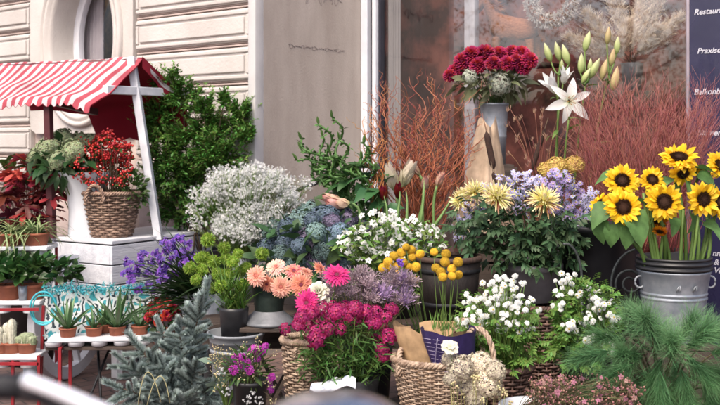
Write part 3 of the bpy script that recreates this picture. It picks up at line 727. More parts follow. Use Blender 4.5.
rbar((-2.4, 5.66, .535), (-1.83, 5.70, .535)); rbar((xr, 5.61, .0), (xr, 5.61, .29)); rbar((-1.855, 5.80, 0), (-1.835, 5.80, .54)); rbar((-1.955, 5.63, 0), (-1.955, 5.63, .26)); rbar((-1.87, 6.16, 0), (-1.87, 6.16, .84)); rbar((-2.4, 5.61, .245), (xr, 5.61, .245))
rbar((xr, 5.61, .03), (-1.87, 6.16, .03))
# plants on it
def spider(px, Y, z, label):
    t = thing('spider_plant', label, 'potted plant', atz(px, Y, z), 'spider plants on the top shelf'); pot(t, .082, .075, M_terra, taper=.8)
    mb = MB()
    for i in range(62):
        a = U(0, 6.28); el = U(.5, 1.4); d = V((math.cos(a) * math.cos(el), math.sin(a) * math.cos(el), math.sin(el)))
        leaf(mb, orient(d, (U(-.03, .03), U(-.03, .03), .06), U(-.3, .3)), U(.18, .30), .014, U(1.2, 2.4), .3, 6, strap)
    part('foliage', mb, M_spider, t)
M_spider = leafmat('spider_leaf', [(0, (.09, .17, .05)), (.3, (.12, .2, .06)), (.42, (.55, .55, .32)), (.58, (.55, .55, .32)), (.7, (.12, .2, .06)), (1, (.09, .17, .05))], axis='X', var=.25)
spider(10, 6.03, .865, 'striped spider plant in terracotta pot at the left end of top shelf')
spider(36, 6.05, .865, 'striped spider plant arching over the right end of top shelf')
def kalan(px, Y, z, label, r=.12, ext=0):
    t = thing('foliage_plant', label, 'potted plant', atz(px, Y, z), 'dark leafy plants on the middle shelf'); pot(t, .072, .085, M_terra, taper=.8)
    mb = MB(); leafcloud(mb, (0, 0, .16), (r, r, .075), 120, .075, .05, .25, .5, ovate, -.4, .2)
    if ext: leafcloud(mb, (ext, -.03, .16), (.11, .07, .055), 90, .075, .05, .25, .5, ovate, -.6, .2)
    part('foliage', mb, M_dkg, t)
M_dkg = leafmat('glossy_dark_leaf', [(.028, .075, .02), (.045, .105, .028)], var=.4, rough=.3, spec=.5)
kalan(-8, 5.90, .565, 'dark leafy plant at the far left of the middle shelf')
kalan(9, 5.89, .565, 'dark leafy plant second from the left on the middle shelf')
kalan(33, 5.90, .565, 'dark leafy plant in terracotta pot at the right end of middle shelf', .11, .17)
ka = None
if 0: ka = thing('foliage_plant', 'dark leafy plant above the teal bag beside the cart wheel', 'potted plant', atz(66, 6.02, .42)); 
sl_ = thing('metal_cup', 'small grey metal cup between pots on the middle shelf', 'cup', atz(23, 5.84, .565)); lathe_part('body', [(.001, 0), (.022, 0), (.03, .085), (.027, .085), (.02, .01)], M_zinc, sl_, 20)
M_cact = leafmat('cactus_skin', [(.20, .24, .13), (.28, .32, .2)], trans=0, var=.1, rough=.8, mottle=90)
M_cactw = leafmat('cactus_wool', [(.46, .45, .36), (.56, .55, .45)], trans=0, var=.1, rough=.9, mottle=60)
M_spine = leafmat('cactus_spine', [(.62, .6, .48), (.7, .68, .55)], trans=0, var=.1)
def cactus(px, Y, z, cols, label, mat):
    t = thing('potted_cactus', label, 'cactus', atz(px, Y, z), 'small cacti on the bottom shelf'); pot(t, .058, .06, M_terra, taper=.8, soil=True)
    sp = MB()
    for x, y, r, h in cols:
        mb = MB(); n = 40; prof = []
        for i in range(15):
            q = i / 14; rr = r * math.sin(pi * (.18 + .82 * q)) ** .5 if q > .6 else r * (.9 + .1 * q); rr = r * math.sqrt(max(0, 1 - max(0, (q - .75) / .25) ** 2)) if q > .75 else r * (.88 + .16 * q)
            prof.append((max(.0005, rr), .05 + h * q))
        lathe(mb, prof, n, T(x, y, 0))
        for i in range(len(mb.v)):
            p = V(mb.v[i]); a = math.atan2(p.y - y, p.x - x); f = 1 - .10 * (.5 + .5 * math.cos(a * 10)); mb.v[i] = V((x + (p.x - x) * f, y + (p.y - y) * f, p.z))
        part('stem', mb, mat, t)
        for q in range(90):
            a = int(U(0, 10)) * 2 * pi / 10 + pi / 10; zz = U(.1, .98); rr = r * (math.sqrt(max(0, 1 - max(0, (zz - .75) / .25) ** 2)) if zz > .75 else 1)
            blade(sp, orient(V((math.cos(a) + U(-.5, .5), math.sin(a) + U(-.5, .5), U(-.6, .6))), (x + math.cos(a) * rr, y + math.sin(a) * rr, .05 + h * zz)), .016, .0022, 0, 1)
    part('spines', sp, M_spine, t)
cactus(-1, 5.71, .285, [(0, 0, .026, .10), (.03, .01, .02, .07)], 'cactus with two short pale columns cut off by the left edge', M_cactw)
cactus(12, 5.72, .285, [(0, 0, .026, .145), (-.035, .01, .022, .12)], 'tall woolly white column cactus on the bottom shelf', M_cactw)
cactus(27, 5.72, .285, [(0, 0, .042, .065), (.035, -.02, .028, .05), (-.035, -.015, .028, .048)], 'round green clustered cactus at the right end of bottom shelf', M_cact)
tb = thing('metal_tube_pot', 'narrow grey metal pot standing under the bottom shelf', 'pot', atz(30, 5.95, 0)); lathe_part('body', [(.001, 0), (.035, 0), (.04, .20), (.036, .20), (.03, .02)], M_zincd, tb, 20)

# ------------------------------------------------------------------ aloe tray on a folding table, teal bag behind
tt = thing('folding_table', 'small brown folding table with thin iron legs under the aloe tray', 'table', (atz(96, 5.60, 0)))
b0 = tt.location.copy(); TZ = .345
mb = MB(); box(mb, (.02, .135, TZ - .01), (.60, .30, .02)); part('table_top', mb, M_wood, tt, smooth=False, bevel=.003)
for (xa, ya, xb, yb) in ((-.06, .0, .03, .26), (.03, .0, -.06, .26), (.17, 0, .26, .26), (.26, 0, .17, .26)):
    mb = MB(); tube(mb, [V((xa, ya, 0)), V((xb, yb, TZ - .02))], .008, n=6); part('leg', mb, M_iron, tt)
mb = MB(); tube(mb, [V((-.03, .12, .13)), V((.22, .12, .13))], .006, n=6); part('stretcher', mb, M_iron, tt)
rl = thing('iron_stand', 'red iron stand leg frame at the left end of the aloe tray', 'stand', atz(60, 5.55, 0))
for x, y in ((0, 0), (0, .2)):
    mb = MB(); bar(mb, (x, y, 0), (x, y, .345), .018); part('leg', mb, M_red, rl, smooth=False)
mb = MB(); bar(mb, (0, 0, .34), (0, .2, .34), .016); part('crossbar', mb, M_red, rl, smooth=False)
DY = -.13
at_ = thing('plant_tray', 'long white plastic tray holding the row of aloes', 'tray', (0, 0, 0))
xa, xb = (46 - 360) * .00556, (151 - 360) * .00570
mb = MB(); Mt = Matrix.Translation(((xa + xb) / 2, 5.66, .384)) @ Matrix.Rotation(.10, 4, 'Z')
box(mb, (0, 0, 0), (xb - xa, .17, .022), Mt); part('tray_body', mb, M_tray, at_, smooth=False, bevel=.006)
for i in range(5): mb = MB(); lathe(mb, [(.001, -.035), (.044, -.035), (.048, -.011)], 18, Mt @ T(-.25 + .125 * i, -.045, 0)); part('cup', mb, M_tray, at_)
M_aloe = leafmat('aloe_leaf', [(.10, .17, .07), (.12, .21, .09), (.15, .23, .10)], trans=.05, var=.25, rough=.4)
def aloe_leaf_mesh(i):
    mb = MB(); Ln, W = .2, .022
    for s in (0, 1): leaf(mb, Matrix.Rotation(pi * s, 4, 'Y') @ T(0, 0, -.002 if s else 0), Ln, W, (.3 if i else -.15) * (1 if not s else -1), .55 if not s else .2, 7, strap)
    return mb.mesh('aloe_leaf', M_aloe)
AL = [aloe_leaf_mesh(i) for i in range(2)]
aloes = [(68, 5.755, 1.05, 13, 'big spiky aloe at the left end of the white tray'), (94, 5.78, .62, 9, 'smallest aloe, second from the left on the tray'), (117, 5.80, 1.15, 14, 'largest aloe with upright leaves on the white tray'), (140, 5.83, .8, 10, 'aloe at the right end of the tray by the red flowers'), (104, 5.87, .9, 9, 'aloe with tall thin leaves in the back of the tray')]
for px, Y, s, nl, lab in aloes:
    t = thing('potted_aloe', lab, 'aloe', atz(px, Y + DY, .396), 'aloes on the white tray'); pot(t, .05, .05, M_terra, taper=.8)
    for i in range(nl):
        a = 2.4 * i + U(-.3, .3); el = .35 + 1.1 * (i / nl) ** .8; d = V((math.cos(a) * math.cos(el), math.sin(a) * math.cos(el), math.sin(el)))
        o = put('leaf', AL[i % 2], t, (math.cos(a) * .008, math.sin(a) * .008, .04)); o.rotation_mode = 'QUATERNION'; o.rotation_quaternion = orient(d).to_quaternion(); o.scale = (s * U(.9, 1.2), s * U(.8, 1.15), s)
# teal bag
tg = thing('teal_bag', 'teal trimmed bag with white leaf pattern behind the aloes', 'bag', atz(98, 5.82, .346))
def bagmat():
    m, nt, out = nodes('bag_pattern'); tc = N(nt, 'TexCoord'); vo = N(nt, 'TexVoronoi', Scale=15.0); vo.feature = 'DISTANCE_TO_EDGE'; L(nt, tc.outputs['Object'], vo.inputs['Vector'])
    wv = N(nt, 'TexWave', Scale=9.0, Distortion=6.0); L(nt, tc.outputs['Object'], wv.inputs['Vector'])
    ml = N(nt, 'Math', operation='MULTIPLY_ADD'); L(nt, wv.outputs[0], ml.inputs[0]); ml.inputs[1].default_value = .10; L(nt, vo.outputs[0], ml.inputs[2])
    rp = ramp(nt, [(.075, (.02, .035, .05)), (.095, (.62, .66, .66)), (.26, (.66, .7, .7)), (.30, (.05, .33, .38))]); L(nt, ml.outputs[0], rp.inputs[0])
    p = N(nt, 'BsdfPrincipled', Roughness=.7); L(nt, rp.outputs[0], p.inputs['Base Color']); L(nt, p.outputs[0], out.inputs[0]); return m
mb = MB(); vs = []; nx, nz_ = 22, 10
for s in (-1, 1):
    for i in range(nx + 1):
        for j in range(nz_ + 1):
            x = -.31 + .62 * i / nx; z = .29 * j / nz_; e = math.sin(pi * i / nx) ** .4
            vs.append(V((x, s * (.015 + .035 * e * (1 - .6 * j / nz_)) + .008 * math.sin(x * 30 + z * 20), z * (1 + .03 * math.sin(x * 14)))))
mb.v = vs; mb.uv = [(.5, .5)] * len(vs); h = (nx + 1) * (nz_ + 1)
for s in range(2):
    for i in range(nx):
        for j in range(nz_): a = s * h + i * (nz_ + 1) + j; mb.f.append((a, a + nz_ + 1, a + nz_ + 2, a + 1)); mb.mi.append(0)
for i in range(nx): a = i * (nz_ + 1); mb.f.append((a, a + nz_ + 1, a + nz_ + 1 + h, a + h)); mb.mi.append(0)
for j in range(nz_): mb.f.append((j, j + 1, j + 1 + h, j + h)); mb.mi.append(0); a = nx * (nz_ + 1) + j; mb.f.append((a, a + 1, a + 1 + h, a + h)); mb.mi.append(0)
part('body', mb, bagmat(), tg)
M_teal = leafmat('teal_fringe', [(.03, .30, .36), (.10, .52, .58)], trans=.1, var=.3)
mb = MB()
for i in range(900): 
    x = U(-.31, .31); blade(mb, orient(V((U(-.6, .6), -1 + U(-.5, .5), U(-.2, .8))), (x, U(-.07, .02), .30 + .008 * math.sin(x * 30) + U(-.035, .012)), U(0, 3)), U(.02, .045), .006, 1.5, 3)
for i in range(220):
    x = U(-.31, .31); blade(mb, orient(V((U(-.6, .6), -1, U(-.3, .3))), (x, -.045, U(.005, .035)), U(0, 3)), U(.015, .03), .006, 1.5, 3)
part('fringe', mb, M_teal, tg)
mb = MB(); tube(mb, [V((-.29 + .075 * math.cos(a), -.09, .19 + .095 * math.sin(a))) for a in [2 * pi * i / 24 for i in range(24)]], .006, n=6, closed=True); tube(mb, [V((-.285 + .066 * math.cos(a), -.085, .185 + .085 * math.sin(a) + .008 * math.sin(3 * a))) for a in [2 * pi * i / 24 for i in range(24)]], .005, n=6, closed=True); part('handle', mb, M_teal, tg)
# red flowers by the tray
rf = thing('red_potted_flowers', 'deep red flowering pot plant between aloes and blue spruce', 'potted plant', atz(163, 5.55, .36)); pot(rf, .07, .09, M_terra)
M_redp = leafmat('deep_red_petal', [(.30, .01, .014), (.42, .018, .024)], var=.35)
mb = MB(); leafcloud(mb, (0, 0, .16), (.085, .085, .09), 60, .06, .04, .3, .5, ovate); part('foliage', mb, M_dgreen, rf)
mb = MB()
for k in range(9): floret(mb, zmat((U(-.2, .2), U(-.2, .2), 1), (0, 0, k * .001), U(0, 6)), 6, .034 - k * .002, .028, .2 + k * .12, .6, obov, 3, wave=.12)
RF = mb.mesh('red_flower', M_redp)
for d in dirs(16, -.35): put('flower', RF, rf, V((d.x * .085, d.y * .085, .17 + d.z * .085)), d + V((0, -.3, .2)), U(0, 6), U(.8, 1.1))
plinthbox('low_crate', 'low dark crate under the red flowering pot', 'crate', rf.location.x, 5.55, .36, .2, .2)
# ================================================================== benches that carry the middle and front rows
bn = thing('display_bench', 'long dark wooden bench under the back row of flower pots', 'bench', (.35, 5.35, 0)); ZB = .62
for k in range(4):
    mb = MB(); box(mb, (0, -.42 + .28 * k, ZB - .015), (2.5, .27, .03)); part('board', mb, M_wood, bn, smooth=False, bevel=.004)
for x in (-1.15, -.1, 1.15):
    for y in (-.45, .48):
        mb = MB(); box(mb, (x, y, (ZB - .03) / 2), (.06, .06, ZB - .03)); part('leg', mb, M_wood, bn, smooth=False)
mb = MB(); box(mb, (0, -.5, ZB - .08), (2.4, .025, .10)); part('apron', mb, M_wood, bn, smooth=False)
fb = thing('front_bench', 'low dark bench carrying the front row of pots and baskets', 'bench', (.42, 4.0, 0)); ZF = .36
for k in range(3):
    mb = MB(); box(mb, (0, -.27 + .27 * k, ZF - .015), (1.9, .26, .03)); part('board', mb, M_wood, fb, smooth=False, bevel=.004)
for x in (-.85, .85):
    for y in (-.3, .3):
        mb = MB(); box(mb, (x, y, (ZF - .03) / 2), (.06, .06, ZF - .03)); part('leg', mb, M_wood, fb, smooth=False)

# ================================================================== sunflowers in the zinc bucket
sb = thing('zinc_bucket', 'light zinc bucket with black inner rim holding the sunflowers', 'bucket', V((1.412, 4.5, .60)))
s0 = sb.location.copy(); H = .315
lathe_part('body', [(.001, 0), (.118, 0), (.121, .012), (.1335, .12), (.1425, .188), (.1425, .1885), (.146, .192), (.146, .199), (.143, .203), (.143, .207), (.1468, .211), (.1468, .218), (.144, .222), (.144, .2225), (.158, H - .01), (.163, H - .004), (.163, H + .004), (.156, H + .004), (.15, H - .03), (.12, .03)], M_zinc, sb, 56)
lathe_part('liner', [(.10, .1), (.152, H - .02), (.154, H + .008), (.168, H + .008), (.168, H + .018), (.159, H + .02), (.159, H + .03), (.168, H + .032), (.168, H + .042), (.159, H + .044), (.159, H + .052), (.166, H + .054), (.166, H + .062), (.15, H + .062), (.14, H - .02), (.001, H - .05)], M_blk, sb, 56)
for sx in (-1, 1):
    mb = MB(); tube(mb, [V((sx * (.158 + .022 * math.sin(a)), -.02 + .0 * a, H - .05 + .026 * math.cos(a))) for a in [2 * pi * i / 18 for i in range(18)]], .005, n=6, closed=True); part('handle_ring', mb, M_zincd, sb)
for x in (-.028, .046):
    mb = MB(); y = -math.sqrt(.152 ** 2 - x * x) - .002; tube(mb, [V((x - .008, y, H - .075)), V((x, y - .008, H - .055)), V((x + .008, y, H - .05)), V((x + .006, y - .004, H - .072))], .004, n=5); part('lug', mb, M_zincd, sb)
plinthbox('bucket_crate', 'dark crate under the zinc sunflower bucket', 'crate', s0.x, 4.5, .60, .34, .34)
M_sun = leafmat('sunflower_petal', [(0, (.72, .33, .006)), (.3, (.88, .55, .012)), (1, (.92, .66, .04))], var=.14, hue=.012, trans=.35)
M_sung = leafmat('sunflower_orange', [(0, (.5, .12, .005)), (.4, (.72, .22, .006)), (1, (.80, .30, .01))], var=.16, hue=.012, trans=.35)
M_disc = leafmat('sunflower_disc', [(.045, .018, .006), (.075, .03, .008)], trans=0, var=.5, rough=.8)
M_disc2 = leafmat('sunflower_disc_inner', [(.028, .012, .006), (.04, .018, .007)], trans=0, var=.4, rough=.85)
M_sepal = leafmat('sepal', [(.10, .19, .04), (.14, .24, .06)], var=.2)
def sun_head(i):
    mb = MB()
    for lay, (n, Ln, W, cup) in enumerate(((22, .056, .026, .08), (21, .053, .026, .26), (16, .045, .022, .5))):
        for k in range(n):
            M = Matrix.Rotation(2 * pi * (k + .4 * lay) / n + U(-.09, .09), 4, 'Z') @ T(0, .034, .003 * lay) @ Matrix.Rotation(cup + U(-.28, .32), 4, 'X') @ Matrix.Rotation(U(-.6, .6), 4, 'Y')
            leaf(mb, M, Ln * U(.82, 1.15), W * U(.85, 1.1), U(-.5, 1.3), .14, 5, lambda t: max(.03, (.55 + .45 * math.sin(pi * t ** .8)) * (1 if t < .62 else math.cos((t - .62) / .38 * pi / 2) ** .8)), .03)
    pet = mb.mesh('sun_petals', M_sun if i != 2 else M_sung)
    mb = MB()
    for k in range(330):
        q = math.sqrt((k + .5) / 330); a = k * 2.39996; r = .040 * q; z = .013 * (1 - q * q * .6) - .004 * math.exp(-(q / .35) ** 2)
        p = V((r * math.cos(a), r * math.sin(a), z)); mb.cur = 0 if q > .55 else 1
        blade(mb, orient(V((math.cos(a) * .3 * q, math.sin(a) * .3 * q, 1)), p - V((0, 0, .003)), U(0, 3)), .009 if q > .5 else .006, .005, .3, 2)
        blade(mb, orient(V((math.cos(a) * .3 * q, math.sin(a) * .3 * q, 1)), p - V((0, 0, .003)), U(0, 3)), .009 if q > .5 else .006, .005, .3, 2)
    mb.cur = 1; lathe(mb, [(.042, 0), (.036, .006), (.02, .010), (.001, .011)], 24)
    disc = mb.mesh('sun_disc', [M_disc, M_disc2])
    mb = MB()
    for k in range(22): leaf(mb, Matrix.Rotation(2 * pi * k / 22 + U(-.1, .1), 4, 'Z') @ T(0, .015, -.008) @ Matrix.Rotation(U(-.25, .2), 4, 'X'), .05, .017, .7, .2, 3, lance)
    lathe(mb, [(.001, -.016), (.012, -.016), (.03, -.008), (.036, 0)], 16)
    return pet, disc, mb.mesh('sun_sepals', M_sepal)
SUN = [sun_head(i) for i in range(5)]
M_sleaf = leafmat('sunflower_leaf', [(.10, .21, .06), (.14, .26, .085)], var=.3, rough=.55, mottle=25)
def cord(t): return max(.03, math.sin(pi * min(1, (t + .04)) ** .55) ** .75)
def sunleaf_mesh(i):
    mb = MB(); leaf(mb, Matrix(), .15, .105, 1.0 + .4 * i, .22, 9, cord, .05, .04); tube(mb, [V((0, -.05, .01)), V((0, 0, 0))], .0028, n=5); return mb.mesh('sunflower_leaf', M_sleaf)
SL = [sunleaf_mesh(i) for i in range(2)]
suns = [  # px, py, Y, facing, size, head kind, label
 (623, 207, 4.36, (-.12, -1, .12), 1.06, 0, 'large sunflower facing the street at the left of the bucket'),
 (664, 202, 4.34, (-.02, -1, .12), 1.0, 1, 'big sunflower facing forward above the middle of the bucket'),
 (622, 181, 4.47, (-.22, -1, .42), 1.0, 1, 'sunflower with wide dark disc just behind the large left one'),
 (652, 180, 4.50, (.05, -.8, .55), .86, 0, 'smaller half tilted sunflower between the top and the left ones'),
 (679, 158, 4.46, (.05, -.62, .78), 1.02, 1, 'highest sunflower tilted up so its disc shows as a thin oval'),
 (683, 173, 4.43, (.15, -.6, -.55), .8, 0, 'sunflower nodding down right below the highest one'),
 (703, 199, 4.38, (.12, -1, .12), .96, 0, 'forward facing sunflower above the right rim of the bucket'),
 (719, 203, 4.46, (.45, -.9, .1), .92, 1, 'sunflower cut by the right edge of the photo, low'),
 (701, 172, 4.55, (.35, -.35, .85), .82, 0, 'sunflower seen from its side behind the highest one'),
 (719, 166, 4.58, (.5, -.7, .5), .9, 1, 'sunflower cut by the right edge of the photo, high'),
 (601, 206, 4.5, (-.9, -.35, .25), .78, 0, 'sunflower turned away to the left, outermost of the bouquet'),
 (657, 219, 4.47, (-.2, -.7, -.7), .62, 2, 'small orange sunflower hanging under the middle bloom'),
 (660, 231, 4.42, (-.4, -.5, -.75), .42, 2, 'smallest wilted orange sunflower low among the stems')]
for i, (px, py, Y, d, s, kd, lab) in enumerate(suns):
    p = at(px, py, Y); d = V(d).normalized()
    a0 = V((U(-.06, .06), U(-.06, .06), H - .03)); a0.x += max(-.08, min(.08, (p.x - s0.x) * .35))
    t = thing('sunflower', lab, 'sunflower', s0 + a0, 'sunflowers in the zinc bucket'); b0 = t.location
    mb = MB(); q = p - b0; back = q - d * .018 * s
    pts = [V((-a0.x * .4, -a0.y * .3, -.20)), V((0, 0, 0)), V((q.x * .45, q.y * .5, q.z * .5)), back - d * .06 + V((0, 0, -.03)), back]
    # smooth the centre line
    P = []
    for k in range(len(pts) - 1):
        p0 = pts[max(0, k - 1)]; p1 = pts[k]; p2 = pts[k + 1]; p3 = pts[min(len(pts) - 1, k + 2)]
        for u in (0, .25, .5, .75): P.append(.5 * ((2 * p1) + (p2 - p0) * u + (2 * p0 - 5 * p1 + 4 * p2 - p3) * u * u + (3 * p1 - p0 - 3 * p2 + p3) * u ** 3))
    P.append(pts[-1]); tube(mb, P, .0088, .0062, 8); part('stem', mb, M_stem, t)
    pet, disc, sep = SUN[kd]
    if kd < 2 and i % 2: pet, disc, sep = SUN[3 + kd]
    h = put('flower_head', pet, t, q, d + V((U(-.3, .3), 0, U(-.22, .26))), U(0, 6), s * U(.86, 1.08))
    put('disc', disc, h, (0, 0, .001)); put('sepals', sep, h, (0, 0, -.001))
for (px, py, Y, d, s, own) in ((607, 174, 4.55, (-1, -.2, .1), .8, 2), (640, 226, 4.33, (.35, -.6, -.75), 1.15, 0), (629, 232, 4.36, (-.2, -.5, -.9), 1.0, 2), (600, 232, 4.40, (-.15, -.3, -1), .8, 10), (612, 236, 4.38, (-.15, -.3, -1), .75, 10), (600, 212, 4.38, (-.8, -.6, -.5), .95, 10), (712, 178, 4.45, (.7, -.4, -.2), .9, 8), (706, 166, 4.5, (.8, -.2, .2), .8, 8), (690, 181, 4.42, (.5, -.6, -.5), .85, 4), (668, 176, 4.5, (-.5, -.6, .2), .7, 3), (648, 198, 4.42, (.5, -.7, .5), .7, 2), (718, 228, 4.42, (.7, -.5, -.3), .9, 7), (676, 226, 4.42, (.1, -.6, -.8), .6, 1), (697, 222, 4.40, (.3, -.6, -.7), .7, 6), (652, 210, 4.45, (-.6, -.5, -.3), .7, 1)):
    t = [o for o in bpy.data.objects if o.name.startswith('sunflower') and o.parent is None and o.type == 'EMPTY'][own]
    o = put('leaf', SL[R.randrange(2)], t, at(px, py, Y) - t.location - V(d).normalized() * .07 * s); o.rotation_mode = 'QUATERNION'; o.rotation_quaternion = orient(d, (0, 0, 0), U(-.5, .5)).to_quaternion(); o.scale = (s, s, s)
# loose bare stems in the same bucket
bst = thing('cut_stems', 'cluster of bare green stems standing in the sunflower bucket', 'stems', s0 + V((0, 0, .06)))
for i in range(12):
    a = U(-1, 1); mb = MB(); b_ = V((a * .10, U(-.11, .07), H)); stem(mb, V((a * .05, b_.y * .5, 0)), b_ + V((a * .13, U(-.03, .05), U(.15, .30))), .0085, .1, 6, .0065); part('stem', mb, M_stem, bst)

# ================================================================== long-needled pine branches, bottom right
pb = thing('pine_branches', 'bunch of soft long needled pine branches at the bottom right', 'pine branches', at(668, 425, 3.85)); b0 = pb.location.copy()
M_pine = leafmat('pine_needle', [(.05, .14, .052), (.09, .215, .085), (.15, .285, .125)], var=.4, hue=.015, trans=.15, rough=.45)
tufts = [(622, 340, -1.0, .35), (604, 352, -1.1, -.1), (636, 334, -.3, .8), (612, 372, -1, -.6), (640, 356, -.6, .1), (655, 350, .1, .5), (672, 356, .0, .6), (690, 346, .4, .6), (706, 340, .7, .7), (716, 352, .8, .1), (700, 366, .5, -.3), (682, 374, .2, -.7), (660, 376, -.1, -.8), (640, 384, -.5, -.9), (622, 396, -.6, -.8), (706, 388, .4, -.9), (716, 378, .6, -.7), (670, 394, 0, -.9), (690, 398, .2, -1), (648, 402, -.2, -1), (675, 362, .1, -.5), (690, 358, .4, -.2), (660, 362, -.3, -.4), (704, 372, .5, -.6), (648, 372, -.5, -.6), (684, 388, .2, -.9), (664, 386, -.2, -.9), (718, 400, .3, -1), (652, 334, -.2, .3), (680, 340, .2, .9), (630, 366, -.9, -.3), (598, 386, -.9, -.8)]
branch_of = []
for j, grp in enumerate((tufts[:5] + tufts[28:], tufts[5:10] + tufts[19:22], tufts[10:15] + tufts[22:25], tufts[15:19] + tufts[25:28])):
    mw, mn = MB(), MB()
    for (px, py, dx, dz) in grp:
        Y = 3.74 + U(-.12, .12); p = at(px, py, Y) - b0; d = V((dx + U(-.2, .2), -.45 + U(-.3, .2), dz + U(-.2, .2))).normalized()
        tube(mw, bez(V((U(-.05, .05), .05, 0)), p * .6 + V((0, .05, .06)), p, 6), .005, .003, 5)
        tube(mw, [p, p + d * .07], .003, .002, 5)
        for k in range(640):
            t = R.random(); c = p + d * (.10 * t - .02); nd = d * (.75 + .9 * t) + V((U(-1, 1), U(-1, 1), U(-1, 1))) * .55 + V((0, 0, -.15))
            blade(mn, orient(nd, c, U(0, 6)), U(.08, .145), .00125, U(.5, 1.9), 5)
    br = part('branch', mw, M_twig, pb); part('needles', mn, M_pine, br)

# ================================================================== feverfew daisies (two pots)
M_petw = leafmat('white_petal', [(.66, .68, .60), (.72, .73, .70), (.74, .75, .74)], var=.07, hue=0, trans=.3)
M_yel = leafmat('yellow_eye', [(.52, .42, .06), (.6, .5, .1)], trans=0, var=.2)
def daisy_mesh(i):
    mb = MB()
    floret(mb, Matrix(), 13, .0165, .0085, .12, .5, obov, 2); floret(mb, T(0, 0, .001), 10, .012, .0075, .45, .5, obov, 2); 
    if i: floret(mb, T(0, 0, .002), 7, .008, .006, .8, .5, obov, 2)
    mb.cur = 1; ball(mb, (0, 0, .002), .0045 if not i else .003, 8, 5, sz=.6)
    return mb.mesh('daisy', [M_petw, M_yel])
DZ = [daisy_mesh(i) for i in range(3)]
M_ffl = leafmat('feverfew_leaf', [(.10, .20, .04), (.16, .28, .06)], var=.35, trans=.3)
def cutleaf(mb, M, s):
    leaf(mb, M, s, s * .30, .7, .1, 3)
    for k in (.25, .5, .72):
        for sg_ in (-1, 1): leaf(mb, M @ T(0, s * k, -.02 * s) @ Matrix.Rotation(sg_ * .9, 4, 'Z'), s * .42 * (1.2 - k * .5), s * .2, .6, .1, 2, ovate)
def daisies(label, loc, spots, leafspots, r, h, mat, n_leaf):
    t = thing('daisy_plant', label, 'potted plant', loc, 'white daisy plants in the front row'); b0 = t.location.copy()
    mS, mL, rest = MB(), MB(), MB(); cnt = 0
    for (px, py, rx, ry, n, Y) in spots:
        for k in range(int(n * 1.5)):
            a = U(0, 6.28); q = math.sqrt(R.random()); x, y = math.cos(a) * q, math.sin(a) * q
            p = at(px + x * rx, py + y * ry, Y - .09 * (1 - q * q) + U(-.05, .05)) - b0
            d = V((x * .7 + U(-.35, .35), -.9, .55 - y * .35 + U(-.35, .35))); put('flower', DZ[R.randrange(3)], t, p, d, U(0, 6), U(.58, .98)) if cnt < 98 else floret(rest, zmat(d, p, U(0, 6)), 12, .0125, .0075, .15, .5, obov, 2); cnt += 1
            stem(mS, (p.x * .25, p.y * .3, h * .9), p, .0016, .2)
    for (px, py, rx, ry, n, Y) in leafspots:
        for k in range(n):
            a = U(0, 6.28); q = math.sqrt(R.random()); p = at(px + math.cos(a) * q * rx, py + math.sin(a) * q * ry, Y + U(-.1, .1)) - b0
            cutleaf(mL, orient(V((p.x * 3 + U(-.8, .8), -.5 + U(-.7, .5), U(-.4, .8))), p, U(-1, 1)), U(.04, .075))
    part('stem', mS, M_stem, t); part('foliage', mL, M_ffl, t)
    if cnt > 98: part('blossoms', rest, M_petw, t, kind='stuff')
    return t
d1_ = daisies('white daisy plant in brown wicker pot, wide dome of small double flowers', V((.60, 4.16, ZF)),
    [(505, 290, 26, 17, 26, 4.2), (490, 308, 28, 20, 30, 4.15), (516, 315, 26, 22, 36, 4.13), (468, 318, 12, 12, 8, 4.15), (470, 300, 8, 8, 4, 4.2)],
    [(497, 320, 36, 32, 240, 4.24), (500, 345, 36, 30, 290, 4.15)], .1, .17, M_wickd, 0)
basket(d1_, .085, .115, .20, 10, 18, M_wickd)
hoop(d1_, (-.16, -.05, .24), (.8, -.6, 0), .15, .16, M_wickp, .010)
d2_ = daisies('white daisy plant with more green, flowers mostly at its edges, left of the zinc bucket', V((.965, 4.28, ZF)),
    [(566, 278, 12, 7, 10, 4.25), (580, 292, 12, 9, 7, 4.22), (600, 302, 13, 12, 16, 4.22), (612, 315, 8, 14, 12, 4.22), (572, 326, 14, 6, 8, 4.14), (588, 338, 10, 6, 8, 4.12), (607, 345, 8, 10, 9, 4.15), (560, 300, 10, 14, 6, 4.2), (590, 318, 14, 9, 6, 4.15)],
    [(585, 312, 32, 36, 280, 4.26), (580, 345, 30, 26, 220, 4.18), (566, 322, 8, 30, 40, 4.25)], .1, .17, M_blk, 0)
pot(d2_, .11, .17, M_blk)

# ================================================================== wax flowers in a white bucket, front
wx = thing('waxflower_bunch', 'fine pink wax flower sprays in white bucket at the front edge', 'flowers', V((.63, 3.66, .26))); b0 = wx.location.copy()
wbk = thing('white_bucket', 'white metal bucket under the pink wax flowers', 'bucket', V((.63, 3.66, 0)))
lathe_part('body', [(.001, .2), (.10, .2), (.118, .52), (.124, .525), (.124, .532), (.114, .53), (.10, .25)], M_vase, wbk, 40)
plinthbox('bucket_block', 'low dark block under the white wax flower bucket', 'crate', .63, 3.66, .20, .24, .24, slats=False)
M_wax = leafmat('wax_petal', [(.32, .11, .18), (.46, .21, .29)], var=.35, hue=.03)
M_waxp = leafmat('wax_petal_pale', [(.36, .18, .17), (.48, .30, .27)], var=.3, hue=.03)
M_sprig = leafmat('sprig', [(.14, .10, .06), (.12, .12, .05)], trans=0, var=.4)
def waxm(m, i):
    mb = MB(); floret(mb, Matrix(), 5, .009, .008, .35, .4, obov, 2); ball(mb, (0, 0, .001), .0022, 5, 4); return mb.mesh('wax_flower', m)
WX = [waxm(M_wax, 0), waxm(M_waxp, 1), waxm(M_wax, 2)]
mS, mF = MB(), MB()
